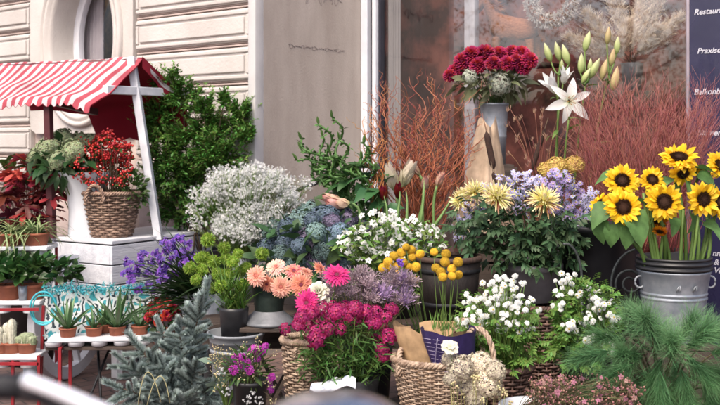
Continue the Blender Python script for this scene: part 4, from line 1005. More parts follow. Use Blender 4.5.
for i in range(150):
    a = R.random(); px = 532 + 104 * a; py = 404 - U(0, 28) * (.6 + .4 * math.sin(a * 9)) if R.random() < .6 else U(376, 408)
    p = at(px, py, 3.62 + U(-.12, .12)) - b0; root = V((U(-.05, .05), U(-.05, .05), .25)); stem(mS, root, p, .0013, .25)
    if i < 95: put('flower', WX[R.randrange(3)], wx, p, (U(-.8, .8), -.7, U(-.2, 1)), 0, U(.8, 1.3))
    for k in range(7):
        q = p + V((U(-1, 1), U(-1, 1), U(-1, .6))) * .028; tube(mS, [p - V((0, 0, .03)), q], .0008, n=3); ball(mF, q, U(.0022, .0045), 5, 4)
        if R.random() < .6: blade(mS, orient(V((U(-1, 1), U(-1, 1), U(0, 1))), q, 0), .02, .0015, .3, 2)
part('stem', mS, M_sprig, wx); part('buds', mF, leafmat('wax_bud', [(.20, .07, .08), (.30, .15, .13)], trans=0, var=.5), wx, kind='stuff')

# ================================================================== dried cream hydrangeas, front
M_drym = [mop_mesh('dried_mop_%d' % i, [(.46, .40, .28), (.64, .57, .44), (.70, .62, .52)], .052, 330, .0085, -.6, .38) for i in range(2)]
dh = thing('dried_hydrangea_bunch', 'cream dried hydrangea heads on dry stems at the front of the paper basket', 'dried flowers', V((.405, 3.70, .0))); b0 = dh.location.copy()
mS, mL = MB(), MB()
for i, (px, py, s) in enumerate(((461, 368, .95), (481, 364, .9), (489, 383, 1.0), (467, 384, .8), (448, 359, .5), (476, 397, .75), (450, 379, .5), (496, 371, .7))):
    p = at(px, py, 3.66 + U(-.03, .05)) - b0; put('flower_head', M_drym[i % 2], dh, p, (p.x * 3 + U(-.3, .3), -.8, .5), U(0, 6), s); stem(mS, (p.x * .5, p.y * .3, .0), p, .003, .1)
for i in range(26):
    p = at(U(448, 512), U(372, 406), 3.63 + U(-.05, .1)) - b0; stem(mS, (p.x * .6, .05, .2), p, .0012, .1)
    for k in range(5): ball(mL, p + V((U(-1, 1), U(-1, 1), U(-1, 1))) * .008, .004, 5, 4)
part('stem', mS, leafmat('dry_stem', [(.22, .17, .08), (.26, .24, .1)], trans=0, var=.3), dh); part('seed_heads', mL, leafmat('dry_seed', [(.36, .32, .16), (.46, .4, .22)], trans=0, var=.3), dh, kind='stuff')
sc = thing('scabiosa_flower', 'single flat cream flower with pale centre over the navy wrapping', 'flower', at(450, 398, 3.72)); mb = MB(); p = at(450, 347, 3.66) - sc.location
stem(mb, (0, 0, -.2), p, .002, .05); part('stem', mb, M_stem, sc)
mb = MB(); floret(mb, Matrix(), 9, .034, .026, .15, .3, obov, 4, wave=.08); floret(mb, T(0, 0, .004), 7, .02, .016, .5, .3, obov, 3, wave=.08); part('flower_head', mb, leafmat('cream_petal', [(.55, .55, .35), (.72, .70, .58)], var=.1), sc, p).rotation_euler = (.75, .15, 0)

# ================================================================== basket with wrapped bouquets
pk = thing('wicker_basket', 'pale wicker basket holding kraft and navy paper wraps', 'basket', V((.325, 4.06, ZF))); b0 = pk.location.copy()
basket(pk, .135, .19, .255, 19, 34, M_wickp, .8)
hoop(pk, (.145, -.08, .26), (.75, -.66, 0), .15, .13, M_wickp, .010)
hoop(pk, (-.16, -.02, .2), (.2, 1, 0), .12, .09, M_wickp, .010)
M_kraft = leafmat('kraft_paper', [(.40, .25, .14), (.47, .31, .18)], trans=.12, var=.05, rough=.75, mottle=22)
M_navyp = leafmat('navy_paper', [(.034, .024, .095), (.04, .029, .11)], trans=.02, var=.04, rough=.45, mottle=25)
def wrap(parent, name, c, tip, r, open_, mat, th0, th1, ragged=.02, n=40, m=12):
    """a sheet rolled into a cone, crumpled, with a wavy upper edge"""
    mb = MB(); vs = []; c = V(c); tip = V(tip)
    for i in range(n + 1):
        a = th0 + (th1 - th0) * i / n
        for j in range(m + 1):
            t = j / m; q = tip.lerp(c, t); rr = .02 + (r - .02) * t ** open_ + .010 * i / n
            rr *= 1 + .05 * NZ.noise(V((a * 1.4, t * 4, 3))) + .035 * math.sin(a * 5 + t * 3)
            z = ragged * t * t * (math.sin(a * 2.0 + 1) + .5 * math.sin(a * 5))
            vs.append(q + V((math.cos(a) * rr, math.sin(a) * rr, z)))
    mb.v = vs; mb.uv = [(.5, .5)] * len(vs)
    for i in range(n):
        for j in range(m): a = i * (m + 1) + j; mb.f.append((a, a + m + 1, a + m + 2, a + 1)); mb.mi.append(0)
    return part(name, mb, mat, parent)
kp = thing('paper_wrap', 'light brown kraft paper cone at the left in the pale wicker basket', 'wrapping paper', b0 + V((-.06, .03, .10)))
wrap(kp, 'sheet', at(430, 326, 4.13) - kp.location, (.03, 0, -.05), .150, .55, M_kraft, -4.2, 1.8, .018)
np_ = thing('paper_wrap', 'navy wrapping paper with pale print lines in the pale wicker basket', 'wrapping paper', b0 + V((.075, -.04, .08)))
c_ = at(447, 329, 3.965) - np_.location
wrap(np_, 'sheet', c_, (-.01, 0, -.05), .104, .6, M_navyp, -3.6, .6, .006)
M_print = solid('pale_print', (.34, .30, .42), (.26, .22, .34), 20, .6)
mb = MB()
for row in range(11):
    t = .93 - .045 * row; a = -2.35
    for k in range(2):
        a = -2.62 + .03 * row + k * .42; aa = [a + U(.26, .36) * q for q in (0, .5, 1)]
        pts = []
        for ang in aa:
            q = V((-.01, 0, -.05)).lerp(c_, t); rr = .02 + .084 * t ** .6; i_ = (ang + 3.6) / 4.2
            rr = (rr + .010 * i_) * (1 + .05 * NZ.noise(V((ang * 1.4, t * 4, 3))) + .035 * math.sin(ang * 5 + t * 3)) + .009
            pts.append(q + V((math.cos(ang) * rr, math.sin(ang) * rr, 0)))
        tube(mb, pts, .0011, n=4)
part('print_lines', mb, M_print, np_)
mb = MB(); pts = []
for k in range(8):
    t = .95 - .6 * k / 7; ang = -2.0 - .65 * k / 7; q = V((-.01, 0, -.05)).lerp(c_, t); i_ = (ang + 3.6) / 4.2
    rr = (.02 + .084 * t ** .6 + .010 * i_) * (1 + .05 * NZ.noise(V((ang * 1.4, t * 4, 3))) + .035 * math.sin(ang * 5 + t * 3)) + .010; pts.append(q + V((math.cos(ang) * rr, math.sin(ang) * rr, 0)))
tube(mb, pts, .0022, n=4); part('print_stripe', mb, M_print, np_)
gt = thing('wrapped_greens', 'short green grassy tips showing above the navy wrapping', 'greenery', np_.location + V((0, 0, .05))); mb = MB()
for i in range(60): p = c_ + V((U(-.06, .06), U(-.05, .04), -.05)); blade(mb, orient(V((U(-.3, .3), U(-.3, .3), 1)), p, U(0, 3)), U(.04, .085), .004, .4, 3)
part('foliage', mb, M_lgreen, gt)
mb = MB(); [stem(mb, (0, 0, -.08), c_ + V((U(-.03, .03), U(-.03, .03), -.04)), .002, 0) for i in range(6)]; part('stem', mb, M_stem, gt)

# ================================================================== craspedia (yellow balls), two bunches in a dark tub
tub = thing('dark_tub', 'dark brown wooden tub with weathered rim behind the paper basket', 'tub', V((.43, 4.86, ZB - .0)))
M_dkb = solid('dark_brown_wood', (.02, .013, .011), (.010, .007, .006), 5, .6, stretch=(6, 6, .6), bump=.4)
lathe_part('body', [(.001, 0), (.13, 0), (.155, .31), (.145, .31), (.12, .04)], M_dkb, tub, 36)
mb = MB(); lathe(mb, [(.156, .295), (.164, .298), (.164, .32), (.14, .32), (.14, .305)], 36); part('rim', mb, solid('weathered_rim', (.10, .06, .045), (.05, .03, .024), 9, .7, stretch=(8, 8, 1), bump=.4), tub)
for hz_ in (.08, .24): lathe_part('hoop', [(.128 + .085 * hz_, hz_), (.134 + .085 * hz_, hz_ + .002), (.136 + .085 * hz_, hz_ + .022), (.128 + .085 * hz_, hz_ + .024)], M_iron, tub)
cvz = thing('slim_bucket', 'slim black bucket carrying the yellow ball flowers', 'bucket', V((.37, 4.5, ZF))); lathe_part('body', [(.001, 0), (.08, 0), (.095, .24), (.088, .24), (.07, .02)], M_blk, cvz)
M_cras = leafmat('craspedia', [(.58, .34, .025), (.70, .45, .05)], trans=.05, var=.4, hue=.012, rough=.85, mottle=90)
def cras_mesh():
    mb = MB(); r = .0225
    for d in dirs(230, -1): 
        p = V(d) * r * (.93 + .10 * NZ.noise(V(d) * 3)); floret(mb, zmat(d, p, U(0, 3)), 5, .0055, .0040, 1.0, .3, obov, 1)
    ball(mb, (0, 0, 0), r * .95, 14, 10); return mb.mesh('craspedia_ball', M_cras)
CR = cras_mesh()
def crasp(label, pts, base):
    t = thing('craspedia_bunch', label, 'flowers', base, 'yellow ball flower bunches'); 
    for px, py, s in pts:
        p = at(px, py, 4.5 + U(-.05, .05)) - t.location; put('flower_ball', CR, t, p, (U(-1, 1), U(-1, 1), 1), 0, (s * U(.84, .94), s * U(.84, .94), s * U(.78, .92))); mb = MB(); stem(mb, (p.x * .12, p.y * .2, -.1), p, .0018, U(-.1, .3), 8, None, .03); part('stem', mb, M_stem, t)
crasp('bunch of yellow ball flowers leaning left over the mauve statice', ((383, 268, 1), (388, 262, 1), (394, 256, 1), (401, 253, 1), (411, 250, 1), (403, 262, 1), (397, 266, .9), (412, 257, .9), (420, 254, 1), (416, 267, 1), (409, 267, .9), (396, 274, .9), (414, 280, .9), (406, 247, .8), (389, 269, .8)), V((.34, 4.5, ZF + .2)))
crasp('bunch of yellow ball flowers standing upright in front of the dark tub', ((434, 252, .85), (446, 254, 1), (436, 268, .95), (441, 272, 1.05), (445, 262, 1.05), (452, 269, 1), (458, 262, 1.0), (458, 275, 1.0), (443, 277, 1), (452, 276, .9)), V((.39, 4.5, ZF + .2)))
# ================================================================== blue hydrangeas
M_hyl = leafmat('hydrangea_leaf', [(.035, .075, .03), (.06, .11, .045)], var=.35, mottle=20)
HB = [mop_mesh('blue_mop_%d' % i, st_, .085, 330, .0145, -.6, .5) for i, st_ in enumerate(([(.09, .14, .19), (.16, .235, .30), (.23, .30, .38)], [(.13, .11, .18), (.22, .185, .29), (.28, .25, .35)], [(.10, .165, .15), (.16, .25, .235), (.23, .32, .31)]))]
hb = thing('hydrangea_bunch', 'dusky blue and violet hydrangea heads in the middle below the taupe wall', 'flowers', V((-.22, 5.3, ZB))); b0 = hb.location.copy()
lathe_part('pot', [(.001, 0), (.12, 0), (.145, .2), (.135, .2), (.12, .03)], M_zincd, hb, 32)
mS, mL = MB(), MB()
for i, (px, py, Y, s, k) in enumerate(((300, 226, 5.2, 1.05, 2), (324, 220, 5.25, 1.05, 0), (345, 222, 5.35, .95, 1), (310, 243, 5.1, 1.05, 1), (333, 242, 5.1, 1.05, 0), (288, 243, 5.15, .95, 0), (274, 232, 5.25, .9, 2), (268, 250, 5.2, .8, 0), (355, 240, 5.25, .9, 2), (296, 260, 5.08, .9, 2), (322, 262, 5.05, .95, 1), (346, 260, 5.1, .8, 0), (310, 212, 5.35, .8, 2), (338, 211, 5.4, .8, 2), (360, 228, 5.4, .7, 1), (287, 227, 5.12, .6, 0), (316, 232, 5.02, .6, 2), (340, 232, 5.05, .6, 0), (300, 246, 5.0, .55, 0), (322, 252, 5.0, .6, 2), (347, 248, 5.05, .6, 0), (280, 254, 5.05, .6, 2), (332, 222, 5.12, .55, 1), (312, 220, 5.1, .5, 0))):
    p = at(px, py, Y) - b0; put('flower_head', HB[k], hb, p, (p.x * 1.5 + U(-.3, .3), -.7, .7), U(0, 6), s); stem(mS, (p.x * .2, p.y * .2, .15), p, .004)
    leafcloud(mL, p - V((0, -.02, .05)), (.11, .10, .08), 10, .11, .06, .2, .6, ovate)
leafcloud(mL, at(310, 268, 5.18) - b0, (.22, .12, .10), 70, .11, .06, .1, .7, ovate)
part('stem', mS, M_stem, hb); part('foliage', mL, M_hyl, hb)

# ================================================================== baby's breath
gy = thing('gypsophila_bunch', 'big airy cloud of white baby\'s breath in front of the wall corner', 'flowers', V((-.625, 5.45, ZB))); b0 = gy.location.copy()
lathe_part('pot', [(.001, 0), (.06, 0), (.075, .27), (.068, .27), (.055, .03)], M_zinc, gy, 32)
def gyp_mesh(n):
    mb = MB()
    for k in range(n):
        p = V((U(-1, 1), U(-1, 1), U(-1, 1))); p = p.normalized() * R.random() ** .5 * .036; d = p.normalized() + V((U(-.6, .6), U(-.6, .6), .5))
        floret(mb, zmat(d, p, 0), 5, .0075, .0066, .5, .5, obov, 1); ball(mb, p + d.normalized() * .003, .003, 5, 3)
    return mb.mesh('gypsophila_cluster', leafmat('gyp_petal', [(.66, .66, .64), (.76, .77, .77)], var=.08, hue=0))
GY = [gyp_mesh(24), gyp_mesh(17), gyp_mesh(30)]
mS = MB(); cnt = 0; rest = MB(); umb = []
while len(umb) < 74:
    x, y = U(-1, 1), U(-1, 1); q = (246 + 50 * x, 203 + 36 * y, x)
    if x * x + y * y < 1 and q[1] < 238 + 8 * x and all(abs(q[0] - o[0]) / 9 + abs(q[1] - o[1]) / 5.5 > .62 for o in umb): umb.append(q)
umb += [(282, 186, .7), (292, 181, .9), (302, 184, 1), (197, 208, -.95), (198, 224, -.9)]
for i in range(430):
    cx_, cy_, x = umb[i % len(umb)]; a, q = U(0, 6.28), math.sqrt(R.random()); px, py = cx_ + 8.0 * q * math.cos(a), cy_ + 4.2 * q * math.sin(a)
    Y = 5.38 - .16 * math.sqrt(max(0, 1 - x * x)) + U(-.05, .14); p = at(px, py, Y) - b0
    put('blossom_cluster', GY[i % 3], gy, p, (U(-1, 1), U(-1, 1), 1), U(0, 6), U(.7, 1.15)) if i < 100 else None
    if i >= 100:
        for k in range(20):
            q = p + V((U(-1, 1), U(-1, 1), U(-1, 1))) * .03; floret(rest, zmat((U(-1, 1), U(-1.5, .6), U(-.4, 1)), q, 0), 5, .0075, .0066, .5, .5, obov, 1)
    mid = V((p.x * .35, p.y * .35, p.z * .55)); tube(mS, bez(V((U(-.03, .03), U(-.03, .03), .2)), mid, p, 5), .0016, .0008, 4)
    for k in range(3): tube(mS, [p.lerp(mid, .25), p + V((U(-.03, .03), U(-.03, .03), U(-.02, .03)))], .0008, n=3)
part('blossoms', rest, leafmat('gyp_small', [(.64, .64, .62), (.75, .76, .76)], var=.08, hue=0), gy, kind='stuff'); part('stem', mS, M_stem, gy)

# ================================================================== white campanula-like flowers in the middle
wf = thing('white_flower_plant', 'white small flowered plant in the middle right of the blue hydrangeas', 'flowers', V((.17, 5.0, ZB))); b0 = wf.location.copy()
pot(wf, .13, .16, M_blk)
def bell(i):
    mb = MB(); floret(mb, Matrix(), 5, .023, .019, .55 - .2 * i, .8, obov, 3); mb.cur = 1; ball(mb, (0, 0, .004), .003, 6, 4); return mb.mesh('white_bloom', [M_petw, M_lgreen])
BL = [bell(0), bell(1)]; mS, mL = MB(), MB(); spots = []
for i in range(98):
    while True:
        x, y = U(-1, 1), U(-1, 1)
        if x * x + y * y < 1: break
    px, py = 392 + 54 * x, 242 + 27 * y - 6 * (1 - x * x)
    if py > 262 and R.random() < .7: py -= 28
    p = at(px, py, 4.95 - .1 * (1 - x * x) + U(-.06, .10)) - b0; put('flower', BL[i % 2], wf, p, (U(-.8, .8), -.8, U(-.1, 1)), U(0, 6), U(.6, .95)); stem(mS, (p.x * .4, p.y * .3, .12), p, .0022, .2)
rest = MB()
for k in range(90):
    a, q = U(0, 6.28), math.sqrt(R.random()); floret(rest, zmat((U(-.8, .8), -.8, U(-.1, 1)), at(392 + 56 * q * math.cos(a), 243 + 26 * q * math.sin(a), 4.9 + U(-.06, .1)) - b0, U(0, 6)), 5, .0135, .0125, .4, .8, obov, 2)
part('blossoms', rest, M_petw, wf, kind='stuff')
for (cx, cy, rx, ry, n) in ((392, 246, 58, 27, 640), (385, 278, 46, 20, 240)):
    for k in range(n):
        a, q = U(0, 6.28), math.sqrt(R.random()); p = at(cx + rx * q * math.cos(a), cy + ry * q * math.sin(a), 4.95 + U(-.14, .14)) - b0
        leaf(mL, orient(V((U(-1, 1), U(-1, .3), U(-.2, 1))), p, U(-1, 1)), U(.03, .055), .018, .6, .2, 3)
part('stem', mS, M_stem, wf); part('foliage', mL, M_lgreen, wf)

# ================================================================== purple sea lavender / iris bunch
lim = thing('purple_flower_bunch', 'purple violet flowers on dark green stems fanning left over the cart side', 'flowers', V((-.80, 5.15, .20))); b0 = lim.location.copy()
lathe_part('bucket', [(.001, 0), (.09, 0), (.12, .52), (.112, .52), (.09, .04)], M_zincd, lim, 32)
plinthbox('bucket_block', 'low block under the purple flower bucket', 'crate', -.80, 5.15, .20, .26, .26, slats=False)
M_pur = leafmat('violet_petal', [(.085, .03, .24), (.15, .06, .36), (.22, .11, .45)], var=.35, hue=.03)
def pur(i):
    mb = MB()
    for k in range(9):
        p = V((U(-1, 1), U(-1, 1), U(-.8, 1))) * .017; floret(mb, zmat((p.x * 30 + U(-.5, .5), p.y * 30 + U(-.5, .5), .8), p, U(0, 3)), 5, .017, .013, .45, .7, obov, 2, wave=.1)
    return mb.mesh('violet_head', M_pur)
PU = [pur(i) for i in range(3)]; mS, mL = MB(), MB()
for px, py in ((128, 262), (136, 270), (131, 281), (140, 262), (146, 272), (152, 262), (155, 252), (160, 258), (164, 268), (167, 250), (172, 246), (175, 256), (170, 264), (158, 272), (149, 284), (138, 288), (143, 255), (165, 242), (176, 240), (180, 252), (186, 250), (183, 262), (188, 244), (162, 279), (172, 276), (154, 290), (180, 238), (126, 273), (134, 276), (194, 256)):
    p = at(px, py, 5.05 + U(-.12, .12)) - b0; put('flower_head', PU[R.randrange(3)], lim, p, (-.3 + U(-.4, .4), -.8, .6 + U(-.3, .3)), U(0, 6), U(.75, 1.2)); stem(mS, (U(-.05, .05), U(-.05, .05), .45), p, .0028, .45)
for k in range(190):
    a = U(-1, 1); d = V((-.55 + a * .8, -.3 + U(-.5, .4), U(.25, 1.1))); leaf(mL, orient(d, (U(-.08, .08), U(-.07, .05), U(.42, .55)), U(-.6, .6)), U(.22, .46), .013, U(.3, 1.1), .3, 5)
part('stem', mS, M_stemd, lim); part('foliage', mL, M_dgreen, lim)

# ================================================================== green pompon dianthus in black pot, zinc tub
zt = thing('zinc_tub', 'wide grey zinc tub under the green pompon flowers', 'tub', atz(236, 4.5, .34)); b0 = zt.location.copy()
lathe_part('body', [(.001, 0), (.085, 0), (.105, .17), (.112, .21), (.118, .213), (.118, .225), (.112, .23), (.124, .285), (.131, .288), (.131, .298), (.122, .298), (.10, .06)], M_zincd, zt, 44)
plinthbox('tub_crate', 'dark crate under the wide zinc tub', 'crate', b0.x, 4.5, .34, .26, .26)
gr = thing('green_dianthus_pot', 'green fluffy pompon flowers in a square black pot on the zinc tub', 'potted plant', atz(234, 4.5, .575)); b0 = gr.location.copy()
lathe_part('pot', [(.001, 0), (.052, 0), (.066, .16), (.066, .175), (.060, .175), (.055, .05)], M_blk, gr, 4 * 8)
mb = MB(); box(mb, (0, 0, -.012), (.16, .16, .02)); part('stand_plate', mb, M_zincd, gr)
M_pom = leafmat('pompon_green', [(.14, .25, .025), (.22, .37, .045), (.33, .47, .08)], var=.2)
def pom(i):
    mb = MB()
    for d in dirs(420, -.95):
        d = V(d) + V((U(-.15, .15), U(-.15, .15), U(-.15, .15))); blade(mb, orient(d, d * .014, U(0, 3)), U(.017, .024), .0042, U(-.9, .9), 3)
    ball(mb, (0, 0, 0), .022, 10, 8); return mb.mesh('pompon', M_pom)
PM = [pom(i) for i in range(2)]; mS, mL = MB(), MB()
for px, py, s in ((208, 240, 1.05), (204, 258, 1.05), (224, 248, .95), (238, 254, .8), (190, 268, .95), (199, 258, .8), (214, 262, 1.0), (228, 276, 1.1), (218, 274, .95), (202, 270, .95), (246, 268, .9), (233, 262, .95), (240, 272, .95), (221, 286, .95), (262, 254, 1.0), (196, 280, .8), (252, 278, .85), (212, 288, .8), (243, 285, .9), (226, 259, .9)):
    p = at(px, py, 4.55 + U(-.10, .10)) - b0; put('flower_head', PM[R.randrange(2)], gr, p, (U(-.4, .4), -.5, 1), U(0, 6), s); stem(mS, (U(-.03, .03), U(-.03, .03), .14), p, .0022, .15)
for k in range(240):
    a = U(0, 6.28); leaf(mL, orient(V((math.cos(a) * .45, math.sin(a) * .45, 1)), (U(-.055, .055), U(-.05, .05), U(.15, .26)), U(-1, 1)), U(.05, .13), .007, U(.2, 1.2), .3, 4)
part('stem', mS, M_stem, gr); part('foliage', mL, leafmat('dianthus_leaf', [(.08, .17, .025), (.12, .24, .04)], var=.3), gr)

# ================================================================== gerberas on a dark folding table
ft = thing('folding_table', 'dark folding table with crossed legs under the gerbera pot', 'table', atz(275, 4.62, 0)); ZT = .665
mb = MB(); box(mb, (0, 0, ZT - .012), (.40, .34, .022)); part('table_top', mb, M_wood, ft, smooth=False, bevel=.004)
for y in (-.14, .14):
    for s in (-1, 1): mb = MB(); bar(mb, (-s * .17, y + s * .012, 0), (s * .17, y + s * .012, ZT - .02), .026, .014); part('leg', mb, M_wood, ft, smooth=False)
for s in (-1, 1): mb = MB(); bar(mb, (s * .12, -.14, .1), (s * .12, .14, .1), .016); part('stretcher', mb, M_wood, ft, smooth=False)
gpot = thing('flower_pot', 'dark green metal pot on wide grey foot holding peach gerberas', 'pot', atz(269, 4.56, ZT)); b0 = gpot.location.copy()
M_foot = solid('foot_zinc', (.24, .25, .27), (.14, .15, .165), 9, .55, metal=.3, bump=.2)
M_gm = solid('green_metal', (.06, .085, .07), (.03, .045, .04), 9, .45, metal=.4, bump=.2)
lathe_part('foot', [(.001, 0), (.118, 0), (.121, .008), (.112, .016), (.09, .036), (.072, .052), (.066, .06)], M_foot, gpot, 44)
lathe_part('body', [(.062, .056), (.064, .06), (.072, .12), (.079, .172), (.083, .174), (.083, .182), (.076, .182), (.066, .1)], M_gm, gpot, 40)
def gerb(m, mc, i):
    mb = MB()
    for lay, (n, Ln, W, cup, r0) in enumerate(((24, .040, .0115, .12, .010), (22, .034, .0105, .28, .009), (22, .018, .006, .5, .009), (16, .010, .004, .9, .007))):
        for k in range(n): leaf(mb, Matrix.Rotation(2 * pi * k / n + lay * .13 + U(-.05, .05), 4, 'Z') @ T(0, r0, .0015 * lay) @ Matrix.Rotation(cup + U(-.12, .12), 4, 'X'), Ln * U(.9, 1.08), W, U(.1, .7), .2, 3, obov)
    mb.cur = 1; ball(mb, (0, 0, .001), .0105, 12, 6, sz=.45)
    mb.cur = 2; lathe(mb, [(.001, -.014), (.006, -.012), (.014, -.003), (.016, .002)], 12)
    return mb.mesh('gerbera', [m, mc, M_sepal])
M_peach = leafmat('peach_petal', [(0, (.56, .16, .11)), (.4, (.74, .34, .24)), (1, (.82, .48, .38))], var=.08, hue=.012, trans=.35)
M_salm = leafmat('salmon_petal', [(0, (.55, .14, .09)), (.5, (.76, .29, .19)), (1, (.84, .42, .31))], var=.08, hue=.012, trans=.35)
M_hot = leafmat('hot_pink_petal', [(0, (.36, .012, .10)), (.5, (.55, .02, .17)), (1, (.62, .05, .23))], var=.1, hue=.012, trans=.3)
M_eye = leafmat('gerbera_eye', [(.30, .08, .06), (.4, .14, .09)], trans=0, var=.3, rough=.9)
M_eyed = leafmat('gerbera_eye_dark', [(.10, .015, .03), (.16, .03, .045)], trans=0, var=.3, rough=.9)
GB = {'p': gerb(M_peach, M_eye, 0), 's': gerb(M_salm, M_eyed, 1), 'h': gerb(M_hot, M_eyed, 2), 'q': gerb(leafmat('pale_peach_petal', [(0, (.66, .28, .20)), (.4, (.80, .48, .38)), (1, (.86, .62, .52))], var=.1, trans=.35), M_eye, 3), 'r': gerb(leafmat('coral_petal', [(0, (.50, .10, .09)), (.5, (.70, .22, .18)), (1, (.80, .40, .33))], var=.1, trans=.35), M_eyed, 4)}
for px, py, Y, d, s, k, lab in (
 (256, 276, 4.44, (-.35, -1, .35), 1.02, 'p', 'peach gerbera leaning out farthest left over the green pot'),
 (276, 267, 4.50, (-.05, -.75, .75), .98, 'q', 'peach gerbera at the top of the bunch, tilted up'),
 (281, 287, 4.38, (-.1, -1, .1), 1.05, 'p', 'peach gerbera facing forward low in the centre of the bunch'),
 (301, 285, 4.38, (.15, -1, .15), 1.08, 's', 'salmon orange gerbera with dark eye at the right of the bunch'),
 (294, 271, 4.48, (.2, -.7, .7), .92, 'r', 'peach gerbera behind the salmon one, tilted up'),
 (321, 269, 4.50, (.75, -.3, .75), .9, 's', 'salmon gerbera seen from the side, reaching right'),
 (267, 284, 4.47, (-.2, -.7, -.2), .85, 's', 'darker salmon gerbera half hidden under the leftmost bloom'),
 (306, 272, 4.55, (.3, -.4, .9), .85, 'p', 'peach gerbera seen edge on between the salmon ones')):
    p = at(px, py, Y); a = V((U(-.035, .035), U(-.035, .035), .09)); t = thing('gerbera', lab, 'gerbera', b0 + a, 'gerberas in the green metal pot'); q = p - t.location; dd = V(d).normalized()
    mb = MB(); bk_ = q - dd * .012 * s; tube(mb, bez(V((0, 0, 0)), bk_ - dd * .08 + V((0, 0, -.02)), bk_, 8), .0034, .0028, 6); part('stem', mb, M_stem, t); put('flower_head', GB[k], t, q, dd, U(0, 6), s)
gst = thing('stalk_bunch', 'three pale green stalks slanting down right from the gerbera bunch', 'stems', b0 + V((.06, -.05, .10))); 
for (a, b) in (((296, 293), (316, 327)), ((301, 296), (322, 318)), ((309, 290), (318, 322))):
    mb = MB(); pa, pb_ = at(*a, 4.40) - gst.location, at(*b, 4.34) - gst.location; tube(mb, [pa, (pa + pb_) / 2 + V((.004, 0, .006)), pb_], .0075, .006, 7); part('stem', mb, leafmat('pale_stem', [(.26, .30, .12), (.30, .33, .14)], trans=0, var=.2), gst)

# ================================================================== wicker basket, magenta dianthus, hot pink gerberas, mauve statice
nb = thing('wicker_basket', 'narrow brown wicker basket with pink blooms left of the magenta dianthus', 'basket', atz(304, 4.22, ZF)); b0 = nb.location.copy()
basket(nb, .062, .092, .30, 17, 16, M_wickp); hoop(nb, (0, -.09, .24), (1, 0, 0), .07, .06, M_wickp, .006)
dt = thing('magenta_dianthus', 'magenta sweet william mound with grassy green foliage in the centre front', 'flowers', atz(350, 4.16, ZF)); b0 = dt.location.copy()
lathe_part('pot', [(.001, 0), (.10, 0), (.125, .16), (.115, .16), (.10, .03)], M_blk, dt)
M_mag = leafmat('magenta_petal', [(0, (.16, .006, .05)), (.45, (.31, .012, .09)), (1, (.44, .045, .17))], var=.28, hue=.02, trans=.25)
def dian(i, n):
    mb = MB()
    for d in dirs(n, .05): p = V((d.x * .034, d.y * .034, d.z * .022)) * U(.85, 1.1); floret(mb, zmat(V(d) + V((U(-.4, .4), U(-.4, .4), .2)), p, U(0, 3)), 5, .0125, .0125, .15, .5, obov, 2, wave=.1)
    return mb.mesh('dianthus_head', M_mag)
DI = [dian(0, 18), dian(1, 14), dian(2, 22)]; mS, mL = MB(), MB()
spots = [(302, 317), (312, 312), (322, 308), (333, 306), (345, 307), (356, 308), (366, 311), (376, 312), (385, 316), (308, 325), (320, 320), (331, 317), (342, 318), (353, 319), (364, 322), (374, 322), (382, 327), (392, 309), (316, 331), (327, 328), (340, 329), (378, 338), (382, 348), (389, 336), (361, 313), (349, 313), (316, 339), (311, 333), (298, 325), (384, 355), (337, 312), (371, 317)]
for px, py in spots:
    p = at(px, py, 4.14 + U(-.08, .1)) - b0; put('flower_head', DI[R.randrange(3)], dt, p, (p.x * 1.2, -.8, .75), U(0, 6), U(.8, 1.1)); stem(mS, (p.x * .4, p.y * .4, .13), p, .0022, .15)
for (cx, cy, rx, ry, n, Y) in ((345, 345, 46, 24, 620, 4.16), (350, 368, 42, 16, 300, 4.12), (320, 360, 20, 22, 200, 4.13)):
    for k in range(n):
        a, q = U(0, 6.28), math.sqrt(R.random()); p = at(cx + rx * q * math.cos(a), cy + ry * q * math.sin(a), Y + U(-.10, .10)) - b0
        leaf(mL, orient(V((U(-1, 1), U(-1, .3), U(-.3, 1.2))), p, U(-1, 1)), U(.035, .075), .0085, U(.2, 1.2), .3, 3)
part('stem', mS, M_stem, dt); part('foliage', mL, leafmat('dianthus_leaf_dark', [(.045, .10, .02), (.07, .145, .032)], var=.4), dt)
pc = thing('pink_carnation', 'single pink dianthus head dropping over the narrow wicker basket rim', 'flower', at(306, 362, 4.10)); p = at(316, 339, 4.06) - pc.location
put('flower_head', DI[2], pc, p, (0, -1, .3), 0, 1.15); mb = MB(); stem(mb, (0, .03, 0), p, .002, .1); part('stem', mb, M_stem, pc)
pl_ = thing('pink_carnation', 'small pink dianthus hanging left of the narrow wicker basket', 'flower', at(297, 352, 4.14)); p = at(285, 329, 4.12) - pl_.location
put('flower_head', DI[1], pl_, p, (-.7, -.8, .2), 0, .85); mb = MB(); stem(mb, (0, .03, 0), p, .002, .1); part('stem', mb, M_stem, pl_)
for px, py, Y, d, s, lab in ((337, 275, 4.20, (.05, -.62, .75), 1.2, 'hot pink gerbera tilted up above the mauve statice'), (307, 303, 4.24, (-.5, -.8, .3), 1.25, 'hot pink gerbera facing left beside the pale rose'), (313, 302, 4.26, (.4, -.9, -.4), 1.0, 'hot pink gerbera half hidden below the pale rose')):
    t = thing('gerbera', lab, 'gerbera', V((at(325, 300, 4.3).x + U(-.03, .03), 4.34, .62)), 'hot pink gerberas'); q = at(px, py, Y) - t.location; dd = V(d).normalized(); bk_ = q - dd * .015
    mb = MB(); tube(mb, bez(V((0, 0, 0)), bk_ - dd * .08, bk_, 8), .0034, .003, 6); part('stem', mb, M_stem, t); put('flower_head', GB['h'], t, q, dd, U(0, 6), s)
M_rose = leafmat('pale_rose', [(.46, .50, .32), (.66, .66, .52), (.74, .70, .62)], var=.08, trans=.3)
